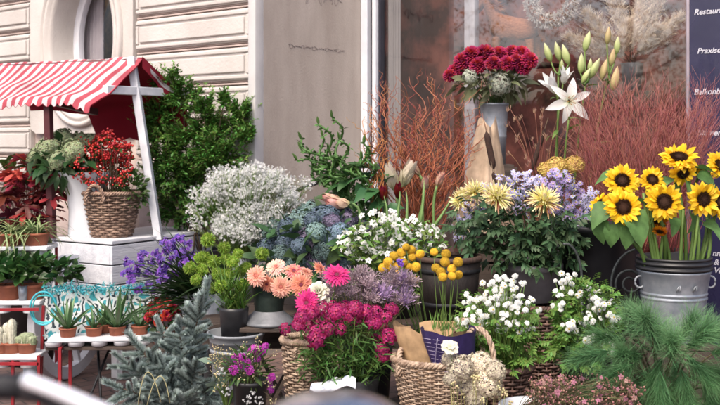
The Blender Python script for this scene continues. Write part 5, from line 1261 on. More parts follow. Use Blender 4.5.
def rose_mesh(m):
    mb = MB()
    for k in range(26):
        q = k / 26; M = Matrix.Rotation(2.4 * k, 4, 'Z') @ T(0, .003 + .018 * q, -.012 * q) @ Matrix.Rotation(1.45 - 1.0 * q, 4, 'X'); leaf(mb, M, .022 + .016 * q, .02 + .018 * q, .5 + .5 * q, -.25, 4, obov, .05)
    return mb.mesh('rose', m)
RS = rose_mesh(M_rose)
for px, py, s, lab in ((317, 291, 1.0, 'pale cream green rose between the pink gerberas'), (323, 303, .75, 'smaller pale green rose just above the magenta dianthus')):
    t = thing('rose', lab, 'rose', V((at(px, py, 4.3).x, 4.33, .62))); q = at(px, py, 4.26) - t.location; put('flower_head', RS, t, q, (-.3, -.8, .6), 0, s); mb = MB(); stem(mb, (0, 0, 0), q, .003, .05); part('stem', mb, M_stem, t)
stt = thing('statice_bunch', 'feathery mauve grey statice sprays behind the magenta dianthus', 'flowers', V((at(368, 300, 4.36).x, 4.36, .60))); b0 = stt.location.copy()
M_mauve = leafmat('mauve_spike', [(.33, .25, .28), (.47, .36, .40), (.62, .50, .54)], var=.35, hue=.04)
M_lil = leafmat('lilac_spike', [(.31, .21, .38), (.44, .31, .50), (.56, .43, .60)], var=.3, hue=.03)
def spray(m, i):
    mb = MB()
    for k in range(34):
        d = V((U(-.8, .8), U(-.8, .8), U(.2, 1.2))).normalized(); 
        for q in range(7): blade(mb, orient(d + V((U(-.7, .7), U(-.7, .7), U(-.3, .5))), d * (.010 + .006 * q), U(0, 3)), U(.009, .017), .004, .4, 2)
    return mb.mesh('statice_head', m)
SP_ = [spray(M_mauve, 0), spray(M_mauve, 1), spray(M_lil, 2)]; mS = MB()
for i in range(74):
    x, y = U(-1, 1), U(-1, 1); px, py = 364 + 50 * x, 292 + 15 * y - 5 * (1 - x * x)
    if px < 328 and py < 284: continue
    p = at(px, py, 4.36 + U(-.1, .12)) - b0; put('flower_head', SP_[2 if (px > 378 and R.random() < .6) else R.randrange(2)], stt, p, (U(-.5, .5), -.6, 1), U(0, 6), U(.75, 1.15)); stem(mS, (p.x * .25, p.y * .3, 0), p, .0016, .1)
part('stem', mS, M_sprig, stt)
stb = thing('dark_bucket', 'dark bucket behind the magenta dianthus holding the statice sprays', 'bucket', V((b0.x, b0.y, ZF))); lathe_part('body', [(.001, 0), (.09, 0), (.11, .27), (.102, .27), (.08, .03)], M_blk, stb)
cfl = thing('cornflower', 'small blue violet cornflower among the yellow balls and statice', 'flower', V((at(402, 275, 4.32).x, 4.34, .7))); q = at(401, 263, 4.40) - cfl.location; mb = MB(); stem(mb, (0, 0, 0), q, .0015, 0); part('stem', mb, M_stem, cfl); put('flower_head', PU[0], cfl, q, (0, -1, .4), 0, .7)
wp = thing('paper_sheet', 'crumpled white printed paper sheet lying below the magenta dianthus', 'paper', at(333, 391, 3.98)); mb = MB(); n = 16; vs = []
for i in range(n + 1):
    for j in range(n + 1):
        x, y = -.09 + .18 * i / n, -.08 + .16 * j / n; vs.append(V((x, y, .03 * NZ.noise(V((x * 18, y * 18, 2))) + .02 * math.sin(x * 30) + .02)))
mb.v = vs; mb.uv = [(.5, .5)] * len(vs)
for i in range(n):
    for j in range(n): a = i * (n + 1) + j; mb.f.append((a, a + n + 1, a + n + 2, a + 1)); mb.mi.append(0)
part('sheet', mb, solid('printed_paper', (.74, .77, .84), (.30, .36, .55), 28, .8, lo=.36, hi=.44), wp)

# ================================================================== small black pot with magenta blooms and dry sprigs
sp = thing('small_flower_pot', 'small black pot of magenta and purple flowers with dry yellow sprigs', 'potted plant', atz(250, 3.9, .38)); b0 = sp.location.copy()
lathe_part('pot', [(.001, 0), (.055, 0), (.068, .172), (.074, .174), (.074, .186), (.066, .186), (.05, .05)], M_blk, sp)
M_mp = leafmat('magenta_purple', [(.24, .012, .20), (.38, .03, .32), (.46, .07, .38)], var=.25)
mb = MB()
for k in range(8): p = V((U(-1, 1), U(-1, 1), U(-.5, 1))) * .011; floret(mb, zmat(p + V((0, 0, .012)), p, 0), 6, .012, .007, .3, .5, obov, 2)
MPm = mb.mesh('magenta_bloom', M_mp); mS, mL, mY = MB(), MB(), MB()
for px, py in ((243, 357), (252, 352), (240, 366), (257, 358), (248, 362), (255, 348), (262, 350), (270, 381), (271, 389), (272, 377), (250, 370), (237, 358), (266, 346), (234, 370)):
    p = at(px, py, 3.88 + U(-.06, .06)) - b0; put('flower', MPm, sp, p, (U(-.5, .5), -.8, .5), 0, U(.75, 1.15)); stem(mS, (p.x * .2, p.y * .2, .15), p, .0015, .15)
for i in range(44):
    px, py = (U(208, 232), U(346, 398)) if i % 2 else (U(236, 276), U(340, 402)); p = at(px, py, 3.88 + U(-.08, .05)) - b0; stem(mS, (p.x * .2, p.y * .2, .16), p, .0011, .3)
    for k in range(6): ball(mY, p + V((U(-1, 1), U(-1, 1), U(-1, 1))) * .013, U(.002, .004), 5, 4)
leafcloud(mL, (0, -.01, .235), (.085, .07, .07), 200, .045, .010, .4, .5)
part('stem', mS, M_sprig, sp); part('foliage', mL, M_green, sp); part('dry_blossoms', mY, leafmat('dry_yellow', [(.40, .33, .14), (.52, .46, .28)], trans=0, var=.3), sp, kind='stuff')
for px, py in ((253, 396), (259, 401), (247, 400), (222, 372), (226, 392)):
    p = at(px, py, 3.80) - b0; put('dry_cluster', GY[1], sp, p, (0, -1, .3), U(0, 3), .6).data = GY[1]
plinthbox('pot_block', 'low dark block under the small black flower pot', 'crate', b0.x, 3.9, .38, .2, .2, slats=False)

# ================================================================== blue spruce branches
bsu = thing('spruce_branches', 'large bunch of grey blue spruce branches with pale raffia ties, lower left', 'spruce branches', atz(188, 4.3, .0)); b0 = bsu.location.copy()
lathe_part('bucket', [(.001, 0), (.11, 0), (.14, .30), (.13, .30), (.1, .03)], M_zincd, bsu)
M_spr = leafmat('spruce_needle', [(.23, .295, .27), (.35, .43, .40), (.46, .55, .54)], var=.3, hue=.02, trans=.1, rough=.55)
def spr_mesh(i):
    mb = MB(); Ln = .085
    tube(mb, [V((0, 0, 0)), V((.003, Ln * .5, .004)), V((0, Ln, .006))], .003, .002, 5); mb.cur = 1
    for k in range(480):
        t = R.random() ** .85; a = U(0, 6.28); fwd = .65 + t * .6
        d = V((math.cos(a), fwd, math.sin(a) + .25)); blade(mb, orient(d, (0, Ln * t, .006 * t), U(-.5, .5)), U(.019, .028) * (1 - .1 * t), .0032, -.5, 2)
    return mb.mesh('spruce_twig', [M_twig, M_spr])
SPR = [spr_mesh(i) for i in range(3)]
root = V((0, 0, .25))
brs = [((200, 300), 9), ((206, 288), 6), ((178, 316), 9), ((158, 318), 9), ((136, 338), 9), ((118, 350), 7), ((112, 374), 6), ((135, 392), 8), ((160, 352), 10), ((196, 335), 9), ((178, 385), 9), ((208, 376), 8), ((150, 372), 9), ((195, 356), 9), ((214, 398), 7), ((196, 400), 8), ((160, 402), 7)]
for bi, ((px, py), nt) in enumerate(brs):
    tip = at(190 + (px - 190) * .86, py + 15, 4.16 + U(-.13, .13)) - b0; c = V((tip.x * .25, tip.y * .4, max(tip.z * .75, .4))); P = bez(root, c, tip, 12)
    mb = MB(); tube(mb, P, .006, .003, 5); br = part('branch', mb, M_twig, bsu)
    for k in range(nt + 9):
        t = 1 - .62 * (k / (nt + 9)) ** 1.1; i = min(10, int(t * 11)); p = P[i].lerp(P[i + 1], t * 11 - i); ax = (P[min(11, i + 1)] - P[i - 1]).normalized(); sgn = -1 if k % 2 else 1
        sd_ = ax.cross(V((0, -1, 0))).normalized(); d = ax if k == 0 else ax * U(.3, .9) + sd_ * sgn * U(.3, 1.0) + V((U(-.3, .3), U(-.9, .15), U(-.3, .25)))
        s = U(.7, 1.2) * (1 if k else 1.2); o = put('twig', SPR[R.randrange(3)], br, p); o.rotation_mode = 'QUATERNION'; o.rotation_quaternion = orient(d, (0, 0, 0), U(-.6, .6)).to_quaternion(); o.scale = (s, s, s)
M_raf = solid('raffia', (.5, .46, .24), (.4, .36, .18), 20, .7)
for (pa, pb_, pk_) in (((138, 405), (161, 402), (148, 372)), ((147, 405), (170, 403), (160, 376))):
    mb = MB(); A_, B_, K_ = [at(*q, 3.95) - b0 for q in (pa, pb_, pk_)]; K_ = K_ * 2 - (A_ + B_) / 2; tube(mb, bez(A_, K_ if True else K_, B_, 14), .0015, n=5); part('raffia_tie', mb, M_raf, bsu)
sgl = thing('eucalyptus_sprig', 'pale round leaved grey green sprig right of the blue spruce', 'greenery', atz(226, 4.02, .38)); mb, mS = MB(), MB()
for k in range(26):
    p = at(U(212, 246), U(352, 388), 4.0 + U(-.06, .06)) - sgl.location; leaf(mb, orient(V((U(-1, 1), U(-.8, .2), U(-.5, 1))), p, U(-.8, .8)), U(.04, .065), U(.03, .045), .5, .15, 4, ovate); tube(mS, bez(V((0, 0, 0)), V((p.x * .3, 0, p.z * .8)), p, 5), .0022, .001, 4)
part('foliage', mb, leafmat('euc_leaf', [(.15, .22, .17), (.2, .28, .22)], var=.15), sgl); part('stem', mS, M_stem, sgl)
# ================================================================== spider chrysanthemums and asters
cp = thing('chrysanthemum_pot', 'grey pot of dark leaved chrysanthemums with spidery yellow blooms on wicker hamper', 'potted plant', atz(532, 5.0, .70)); b0 = cp.location.copy()
lathe_part('pot', [(.001, 0), (.11, 0), (.145, .155), (.155, .157), (.155, .185), (.142, .185), (.12, .05)], solid('grey_pot', (.34, .32, .34), (.22, .2, .22), 8, .7), cp, 40)
hm = thing('wicker_hamper', 'dark wicker hamper standing under the yellow chrysanthemum pot', 'basket', atz(537, 4.95, 0)); basket(hm, .14, .165, .69, 30, 26, M_wickd)
M_spy = leafmat('spider_petal', [(0, (.52, .30, .06)), (.25, (.68, .58, .14)), (.7, (.76, .72, .32)), (1, (.76, .66, .44))], var=.12, trans=.3)
M_spr_ = leafmat('spider_petal_red', [(0, (.30, .05, .03)), (.5, (.48, .16, .06)), (1, (.62, .42, .26))], var=.2, trans=.3)
def spid(i):
    mb = MB()
    for lay, (n, Ln, cup) in enumerate(((34, .076, -.4), (44, .078, -.02), (44, .068, .35), (40, .052, .75), (30, .034, 1.15))):
        mb.cur = 1 if lay == 0 else 0
        for k in range(n):
            M = Matrix.Rotation(2 * pi * k / n + U(-.12, .12), 4, 'Z') @ T(0, .004, 0) @ Matrix.Rotation(cup + U(-.22, .22), 4, 'X'); leaf(mb, M, Ln * U(.75, 1.15), .0078, U(-1.3, 1.0), .4, 6, quill)
    return mb.mesh('spider_bloom', [M_spy, M_spr_])
SD = [spid(i) for i in range(2)]; mS, mL = MB(), MB()
for px, py, Y, d, s in ((497, 197, 4.84, (-.1, -.55, .8), 1.05), (544, 200, 4.84, (.1, -.6, .75), 1.08), (475, 192, 4.98, (-.5, -.4, .8), .95), (460, 200, 5.02, (-.7, -.5, .4), .8)):
    p = at(px, py, Y) - b0; put('bloom', SD[R.randrange(2)], cp, p, d, U(0, 6), s); stem(mS, (p.x * .2, p.y * .2, .17), p, .004, .15)
M_chl = leafmat('chrysanthemum_leaf', [(.045, .10, .042), (.09, .165, .075)], var=.4, trans=.15, mottle=20)
for (cx, cy, rx, ry, n) in ((515, 236, 56, 34, 130), (540, 243, 44, 26, 80), (480, 222, 26, 22, 40), (572, 230, 16, 22, 26)):
    for k in range(n):
        a, q = U(0, 6.28), math.sqrt(R.random()); p = at(cx + rx * q * math.cos(a), cy + ry * q * math.sin(a), 4.95 + U(-.14, .14)) - b0
        cutleaf(mL, orient(V((p.x * 2 + U(-.8, .8), -.8 + U(-.5, .5), U(-.6, .6))), p, U(-1, 1)), U(.075, .13))
for k in range(26): a = U(0, 6.28); stem(mS, (U(-.08, .08), U(-.06, .06), .17), at(U(470, 575), U(215, 255), 4.95) - b0, .004, .1)
part('stem', mS, M_stemd, cp); part('foliage', mL, M_chl, cp)
ast = thing('aster_bunch', 'lavender blue aster sprays behind and right of the yellow spider blooms', 'flowers', atz(530, 5.25, ZB)); b0 = ast.location.copy()
lathe_part('bucket', [(.001, 0), (.09, 0), (.11, .30), (.10, .30), (.08, .03)], M_blk, ast)
M_lav = leafmat('aster_petal', [(.34, .33, .56), (.46, .45, .68), (.54, .52, .72)], var=.2, hue=.03)
M_lavp = leafmat('aster_petal_violet', [(.28, .22, .46), (.40, .32, .58)], var=.25, hue=.03)
def ast_mesh(m, i):
    mb = MB()
    for k in range(9):
        p = V((U(-1, 1), U(-1, 1), U(-.6, .8))) * .026; mb.cur = 0; M = zmat((p.x * 15, p.y * 15 - .5, .7), p, U(0, 3)); tube(mb, [V((0, 0, -.03)), p * .6, p], .0012, n=3); floret(mb, M, 9, .013, .006, .2, .3, lance, 2); mb.cur = 1; ball(mb, M.translation + V((0, 0, .002)), .0028, 5, 4)
    return mb.mesh('aster_cluster', [m, M_yel])
AS = [ast_mesh(M_lav, 0), ast_mesh(M_lav, 1), ast_mesh(M_lavp, 2)]; mS, mL = MB(), MB()
apts = [(503, 180), (508, 186), (514, 178), (521, 181), (526, 176), (532, 180), (517, 190), (525, 192), (510, 196), (534, 190), (540, 182), (552, 180), (558, 173), (564, 178), (570, 184), (562, 190), (556, 196), (572, 196), (566, 204), (578, 190), (582, 200), (574, 210), (588, 208), (560, 212), (570, 218), (583, 216), (556, 186), (549, 190), (590, 196), (486, 188), (478, 205), (472, 214), (466, 220), (524, 210), (519, 202), (576, 222), (564, 226), (461, 226), (458, 234), (470, 206), (572, 234), (578, 228), (554, 206), (592, 203)]
for px, py in apts:
    p = at(px, py, (5.02 if px < 482 or (500 < px < 535 and py > 195) else 5.12) + U(-.06, .1)) - b0; put('flower_head', AS[R.randrange(3) if px > 540 else R.randrange(2)], ast, p, (U(-.5, .5), -.7, .6), U(0, 6), U(1.15, 1.6)); stem(mS, (p.x * .2, p.y * .2, .28), p, .0016, .15)
    for k in range(3): leaf(mL, orient(V((U(-1, 1), U(-1, .4), U(0, 1))), p - V((0, 0, U(.02, .08))), U(-1, 1)), U(.03, .05), .008, .5)
part('stem', mS, M_stemd, ast); part('foliage', mL, M_dgreen, ast)
# yellow ruffled blooms
M_yr = leafmat('mustard_petal', [(.52, .34, .08), (.62, .44, .13), (.66, .50, .18)], var=.2)
def cockscomb():
    mb = MB()
    for d in dirs(120, -.4):
        p = V((d.x * .05, d.y * .05, d.z * .04)); floret(mb, zmat(V(d) + V((U(-.3, .3), U(-.3, .3), 0)), p * U(.85, 1.1), U(0, 3)), 3, .012, .013, .8, .6, obov, 2, wave=.2)
    ball(mb, (0, 0, 0), .043, 12, 8, sz=.75); return mb.mesh('yellow_bloom', M_yr)
CK = cockscomb()
for px, py, Y, s, lab in ((547, 170, 5.3, .9, 'mustard yellow ruffled bloom leftmost of three behind the asters'), (557, 166, 5.28, 1.0, 'largest mustard yellow ruffled bloom behind the lavender asters'), (574, 165, 5.3, 1.0, 'mustard yellow ruffled bloom standing apart on the right, behind the asters')):
    t = thing('yellow_bloom', lab, 'flower', V((at(px, 0, 5.3).x * .97, 5.32, .85)), 'mustard yellow blooms'); q = at(px, py, Y) - t.location; put('flower_head', CK, t, q, (0, -.6, .8), U(0, 6), s); mb = MB(); stem(mb, (0, 0, 0), q, .005, .05); part('stem', mb, M_stem, t)
cw = thing('paper_wrap', 'tall crumpled kraft paper fold standing behind the chrysanthemums near the glass', 'wrapping paper', at(478, 225, 5.75)); 
mb = MB(); n, m = 30, 16; b0 = cw.location; pL, pR, pT = at(452, 232, 5.72) - b0, at(521, 232, 5.70) - b0, at(488, 122, 5.78) - b0; vs = []
for i in range(n + 1):
    for j in range(m + 1):
        t = j / m; u = i / n; w_ = 1 - .74 * t ** .8; c = (pL + pR) / 2 * (1 - t) + pT * t; x = (u - .5) * 2
        p = c + (pR - pL) / 2 * x * w_ + V((0, .16 * w_ * x * x - .10 * w_ * (1 - abs(x)) + .03 * NZ.noise(V((u * 5, t * 4, 7))), .035 * math.sin(u * 6 + 1) * t + .03 * (u - .4) * t)); vs.append(p)
mb.v = vs; mb.uv = [(.5, .5)] * len(vs)
for i in range(n):
    for j in range(m): q = i * (m + 1) + j; mb.f.append((q, q + m + 1, q + m + 2, q + 1)); mb.mi.append(0)
part('sheet', mb, leafmat('kraft_paper_light', [(.50, .36, .26), (.56, .42, .31)], trans=.12, var=.03, rough=.75, mottle=12), cw)
M_cat = solid('cattail_brown', (.055, .028, .02), (.03, .015, .012), 60, .95, bump=.4, bscale=200)
for (pa, pb_, Y, r, lab) in (((486, 131), (494, 170), 5.55, .018, 'thick dark brown cattail leaning left before the kraft paper'), ((493, 172), (496, 188), 5.5, .011, 'short thin cattail below the thick one beside the yellow bloom'), ((545, 128), (531, 172), 5.6, .014, 'slim dark cattail leaning right behind the asters')):
    A_, B_ = at(*pa, Y), at(*pb_, Y); t = thing('cattail', lab, 'cattail', V((B_.x, Y, .8)), 'dark cattails'); a, b = A_ - t.location, B_ - t.location; d = (a - b).normalized()
    mb = MB(); tube(mb, [V((0, 0, 0)), b, a + d * .06], .004, .002, 6); part('stem', mb, M_twig, t)
    mb = MB(); n = 10; l = (a - b).length; lathe(mb, [(max(.001, r * min(1, math.sin(pi * i / n) * 2.4) ** .7), l * i / n) for i in range(n + 1)], 14, zmat(d, b)); part('seed_head', mb, M_cat, t)
# thin grass stalks with awns between paper and lilies
gs = thing('dry_grass_bunch', 'thin reddish dry grass stalks with seed heads between paper cone and lilies', 'dried grass', at(540, 235, 5.6)); mb = MB(); mw = MB()
for i in range(30):
    p = at(U(505, 580), U(108, 165), 5.6 + U(-.1, .1)) - gs.location; tube(mb, bez(V((U(-.05, .05), 0, 0)), V((p.x * .2, 0, p.z * .7)), p, 8), .0018, .001, 4)
    for k in range(16): q = p + V((p.x * .12, 0, -.02)) * (k / 16) + V((U(-1, 1), U(-1, 1), U(-1, 1))) * .006; blade(mw, orient(V((p.x + U(-.4, .4), U(-.4, .4), .5)), q, U(0, 3)), U(.012, .03), .004, .3, 2)
part('stem', mb, leafmat('red_stalk', [(.20, .07, .05), (.28, .12, .08)], trans=0, var=.4), gs); part('seed_heads', mw, leafmat('grass_seed', [(.36, .20, .14), (.48, .32, .24)], var=.3), gs, kind='stuff')
plinthbox('tall_stand', 'dark stand under the kraft cone and dry grass behind the chrysanthemums', 'crate', at(510, 0, 5.72).x, 5.78, .93, .5, .22)

# ================================================================== curly red willow
wl = thing('curly_willow', 'big bunch of twisted orange red curly willow twigs before the shop window', 'branches', at(418, 232, 5.75)); b0 = wl.location.copy()
lathe_part('vase', [(.001, -.40), (.08, -.40), (.11, -.02), (.10, -.02), (.07, -.3)], M_blk, wl)
M_will = leafmat('willow_bark', [(.25, .068, .042), (.36, .112, .062), (.30, .10, .065)], trans=0, var=.5, hue=.03, rough=.45)
def wander(p, d, Ln, r, amp, n, pull=None):
    pts = [p.copy()]; ph = U(0, 6); f = U(2.2, 3.6); ax = V((U(-1, 1), U(-1, 1), 0)).normalized()
    for i in range(n):
        t = i / n; s_ = ax * math.sin(ph + f * t * 6.28) + V((ax.y, -ax.x, .3)) * math.cos(ph * 1.7 + f * .8 * t * 6.28)
        dd = (d + s_ * amp * (.5 + t) + V((U(-.2, .2), U(-.2, .2), U(-.15, .15)))).normalized(); p = p + dd * (Ln / n); pts.append(p.copy())
    return pts
for i in range(70):
    mb = MB(); tx = U(358, 482); ty = U(66, 140) if i % 3 else U(110, 170); 
    tip = at(tx, ty, 5.75 + U(-.2, .2)) - b0; d = tip.normalized(); Ln = tip.length * 1.22
    pts = wander(V((U(-.07, .07), U(-.06, .06), -.08)), d, Ln, .004, .62, 26); tube(mb, pts, U(.0034, .0056), .0013, 5)
    for k in range(U(3, 6).__int__()):
        j = int(U(9, 25)); dd = (d + V((U(-1, 1), U(-.8, .8), U(-.2, .8)))).normalized(); q = wander(pts[j], dd, U(.12, .30), .002, .95, 12); tube(mb, q, .0022, .0009, 4)
        if R.random() < .6: tube(mb, wander(q[6], (dd + V((U(-1, 1), U(-.6, .6), U(-.5, .8)))).normalized(), U(.06, .14), .001, 1.0, 8), .0014, .0008, 3)
    part('branch', mb, M_will, wl)
for i in range(9):
    mb = MB(); tip = at(U(366, 378), U(98, 150), 5.6) - b0; pts = wander(at(376 + U(-6, 6), 225, 5.6) - b0, V((U(-.1, .1), 0, 1)), .5 + U(0, .25), .004, .5, 22); tube(mb, pts, .0065 if i < 4 else .004, .0016, 5)
    for k in range(3): q = wander(pts[int(U(8, 20))], V((U(-1, 1), 0, .6)).normalized(), U(.1, .22), .002, .9, 12); tube(mb, q, .002, .0008, 4)
    part('branch', mb, leafmat('willow_orange_%d' % i, [(.38, .13, .045), (.48, .20, .08)], trans=0, var=.2), wl)
# ================================================================== red fine twigs (right, behind the sunflowers)
rt = thing('red_twig_bunch', 'wide haze of fine crimson red twigs behind the sunflowers', 'branches', at(640, 245, 5.35)); b0 = rt.location.copy()
lathe_part('pot', [(.001, -.45), (.16, -.45), (.22, -.02), (.20, -.02), (.15, -.4)], M_blk, rt)
M_rtw = leafmat('red_twig', [(.36, .09, .085), (.46, .14, .12), (.42, .16, .15)], trans=.1, var=.4, hue=.025, rough=.6)
sets = [MB() for _ in range(10)]
for i in range(300):
    tx = U(572, 724); ty = U(84, 160) - 8 * math.sin((tx - 570) / 150 * pi); tip = at(tx, ty, 5.35 + U(-.25, .25)) - b0; s0_ = V((U(-.16, .16) + tip.x * .3, U(-.1, .1), -.05)); d = (tip - s0_)
    pts = []; 
    for k in range(9): t = k / 8; pts.append(s0_ + d * t + V((U(-.016, .016), U(-.016, .016), 0)) + V((0, 0, .05 * math.sin(pi * t))))
    m = sets[i % 10]; tube(m, pts, .0014, .0005, 4)
    for k in range(14):
        j = R.randrange(2, 8); a = pts[j]; dd = (d.normalized() + V((U(-.9, .9), U(-.8, .8), U(-.3, .4)))).normalized(); l = U(.06, .20); mid = a + dd * l * .5 + V((U(-.02, .02), U(-.02, .02), .01)); tube(m, [a, mid, a + dd * l + V((U(-.02, .02), U(-.02, .02), U(0, .03)))], .0008, .0004, 3)
for m in sets: part('branch', m, M_rtw, rt)
plinthbox('tall_stand', 'dark stand under the crimson twig bunch behind the black barrel', 'crate', b0.x, 5.4, b0.z - .45, .4, .4)

# ================================================================== lilies
M_lily = leafmat('lily_petal', [(0, (.58, .64, .42)), (.25, (.80, .80, .76)), (1, (.86, .86, .85))], var=.05, hue=0, trans=.35, axis='Y')
M_bud = leafmat('lily_bud', [(0, (.26, .34, .10)), (.5, (.42, .47, .20)), (1, (.55, .55, .32))], trans=.15, var=.12)
M_budr = leafmat('lily_bud_rust', [(0, (.30, .28, .11)), (.5, (.46, .36, .18)), (1, (.5, .34, .2))], trans=.15, var=.12)
M_anth = leafmat('anther', [(.30, .14, .04), (.4, .2, .06)], trans=0)
def lily_mesh(cup, curl):
    mb = MB()
    for k in range(6): M = Matrix.Rotation(2 * pi * k / 6 + U(-.06, .06), 4, 'Z') @ T(0, .006, -.002 * (k % 2)) @ Matrix.Rotation(cup + U(-.08, .08), 4, 'X'); leaf(mb, M, .125 * U(.93, 1.06), .05 if k % 2 else .040, curl * U(.8, 1.5), .45, 10, lance, .05)
    mb.cur = 1
    for k in range(6): a = 2 * pi * k / 6 + .5; e = V((math.cos(a) * .022, math.sin(a) * .022, .06)); tube(mb, [V((0, 0, 0)), e], .0012, n=4); box(mb, e, (.008, .003, .003))
    return mb.mesh('lily_bloom', [M_lily, M_anth])
LY_ = [lily_mesh(.32, .75), lily_mesh(1.28, .1)]
def bud_mesh(m):
    mb = MB(); L0 = .105; n = 12; prof = [(max(.0008, .0175 * math.sin(pi * (i / n) ** .8) ** .8), L0 * i / n) for i in range(n + 1)]; lathe(mb, prof, 18)
    for i in range(len(mb.v)): p = V(mb.v[i]); a = math.atan2(p.y, p.x); f = 1 + .09 * math.cos(3 * a); mb.v[i] = V((p.x * f, p.y * f, p.z))
    return mb.mesh('lily_bud', m)
BUD = [bud_mesh(M_bud), bud_mesh(M_budr)]
def lily(label, base, flowers, buds, leaves):
    t = thing('lily', label, 'lily', base, 'lilies before the shop window'); mS, mL = MB(), MB(); top = None
    allp = [at(*f[:2], f[2]) - t.location for f in flowers] + [at(*b[:2], b[2]) - t.location for b in buds]
    c = sum(allp, V((0, 0, 0))) / len(allp); crown = V((c.x * .9, c.y, c.z - .10)); tube(mS, bez(V((0, 0, 0)), V((crown.x * .3, crown.y * .4, crown.z * .6)), crown, 8), .006, .005, 7)
    for (px, py, Y, d, k, s) in flowers: p = at(px, py, Y) - t.location; put('flower_head', LY_[k], t, p, d, U(0, 6), s); tube(mS, bez(crown, (crown + p) / 2 - V((0, 0, .01)), p, 5), .0045, .004, 6)
    for (px, py, Y, d, s, k) in buds:
        p = at(px, py, Y) - t.location; dd = V(d).normalized(); b = p - dd * .05 * s; put('bud', BUD[k], t, b, d, U(0, 3), s); tube(mS, bez(crown, (crown + b) / 2 + V((0, 0, -.03)), b + dd * .004, 5), .0052, .0042, 6)
    for k in range(leaves):
        q = crown * U(.4, 1.0); leaf(mL, orient(V((U(-1, 1), U(-1, .5), U(-.1, .8))), q, U(-.5, .5)), U(.08, .13), .022, .9, .3, 5)
    part('stem', mS, M_stem, t); part('foliage', mL, M_lgreen, t)
LB = at(560, 232, 5.5)
lily('lily stem with one wide open white star bloom facing the street', LB, [(569, 101, 5.36, (.05, -1, .02), 0, 1.08)], [], 5)
lily('lily stem with a half open white bloom and small white trumpet above', LB + V((-.03, .05, 0)), [(556, 93, 5.45, (-.55, -.45, .8), 1, 1.05), (563, 84, 5.5, (.15, -.5, .9), 1, .8)], [], 2)
lily('lily stem with three plump green buds at the left', LB + V((.0, .10, 0)), [], [(548, 53, 5.6, (-.35, 0, 1), 1.1, 0), (558, 52, 5.58, (-.25, 0, 1), 1.1, 0), (566, 55, 5.55, (-.3, 0, 1), 1.15, 0), (562, 65, 5.5, (-.1, -.3, 1), .6, 0)], 2)
lily('lily stem of tall green and cream buds in the centre', LB + V((.08, .08, 0)), [], [(587, 42, 5.6, (.25, 0, 1), 1.15, 0), (581, 64, 5.5, (.05, 0, 1), 1.1, 0), (594, 69, 5.48, (.5, -.1, 1), 1.2, 0), (590, 66, 5.55, (.1, 0, 1), .8, 0), (586, 76, 5.46, (.4, -.2, .8), .9, 0)], 3)
lily('lily stem of slim rust tinted buds at the right', LB + V((.16, .10, 0)), [], [(608, 36, 5.6, (.12, 0, 1), 1.0, 1), (604, 70, 5.5, (.25, 0, 1), 1.15, 1), (615, 79, 5.45, (.2, 0, 1), 1.3, 1), (612, 58, 5.6, (.2, 0, 1), 1.0, 1), (617, 46, 5.62, (.1, 0, 1), 1.0, 0)], 2)
lvz = thing('lily_vase', 'dark slender vase holding the lilies behind the asters', 'vase', V((LB.x + .03, LB.y + .04, ZB))); lathe_part('body', [(.001, 0), (.09, 0), (.11, LB.z - ZB + .05), (.10, LB.z - ZB + .05), (.08, .05)], M_blk, lvz)

# ================================================================== crimson dahlias in the window
da = thing('crimson_dahlia_bunch', 'crimson round blooms in a galvanised bucket standing before the shop glass', 'flowers', at(494, 146, 6.60)); b0 = da.location.copy()
lathe_part('bucket', [(.001, -.12), (.076, -.12), (.080, .05), (.083, .055), (.083, .07), (.081, .075), (.088, .20), (.092, .265), (.098, .27), (.098, .282), (.09, .28), (.07, -.05)], M_zinc, da, 44)
plinthbox('tall_stand', 'tall dark stand under the crimson flower bucket before the glass', 'crate', b0.x, b0.y, b0.z - .12, .26, .26)
M_crim = leafmat('crimson_petal', [(0, (.14, .006, .02)), (.5, (.30, .014, .05)), (1, (.42, .035, .10))], var=.25, trans=.2)
def dahl():
    mb = MB()
    for d in dirs(120, -.35): leaf(mb, orient(V(d) + V((U(-.2, .2), U(-.2, .2), .1)), V(d) * .03, U(-.4, .4)), .038, .024, .3, .4, 3, obov)
    ball(mb, (0, 0, 0), .036, 10, 8); return mb.mesh('dahlia', M_crim)
DH = dahl(); mS, mL = MB(), MB()
for px, py, s in ((455, 72, .95), (463, 62, 1.1), (472, 56, 1.15), (485, 55, 1.2), (499, 56, 1.1), (512, 54, 1.0), (521, 56, 1.15), (529, 61, 1.0), (478, 66, 1.0), (493, 64, .9), (523, 68, .9), (507, 64, .9), (450, 76, .8), (516, 62, .9)):
    p = at(px, py, 6.55 + U(-.1, .1)) - b0; put('flower_head', DH, da, p, (p.x, -.7, .7), U(0, 6), s * .9); stem(mS, (p.x * .15, p.y * .2, .25), p, .004, .1)
leafcloud(mL, at(492, 82, 6.58) - b0, (.24, .14, .11), 110, .12, .05, -.1, .7, ovate)
part('stem', mS, M_stemd, da); part('foliage', mL, leafmat('dull_leaf', [(.09, .10, .05), (.14, .15, .08)], var=.35), da)
GM2 = mop_mesh('pale_mop', [(.34, .38, .30), (.46, .48, .40)], .08, 130)
for px, py, lab in ((499, 84, 'pale grey green hydrangea head hanging under the crimson blooms'), (470, 77, 'smaller pale green hydrangea head left of centre under crimson blooms')):
    t = thing('hydrangea', lab, 'flower', V((b0.x, b0.y - .05, b0.z + .28))); q = at(px, py, 6.46) - t.location; put('flower_head', GM2, t, q, (0, -1, .3), 0, .95 if px > 480 else .6); mb = MB(); stem(mb, (0, 0, 0), q, .004, .1); part('stem', mb, M_stemd, t)

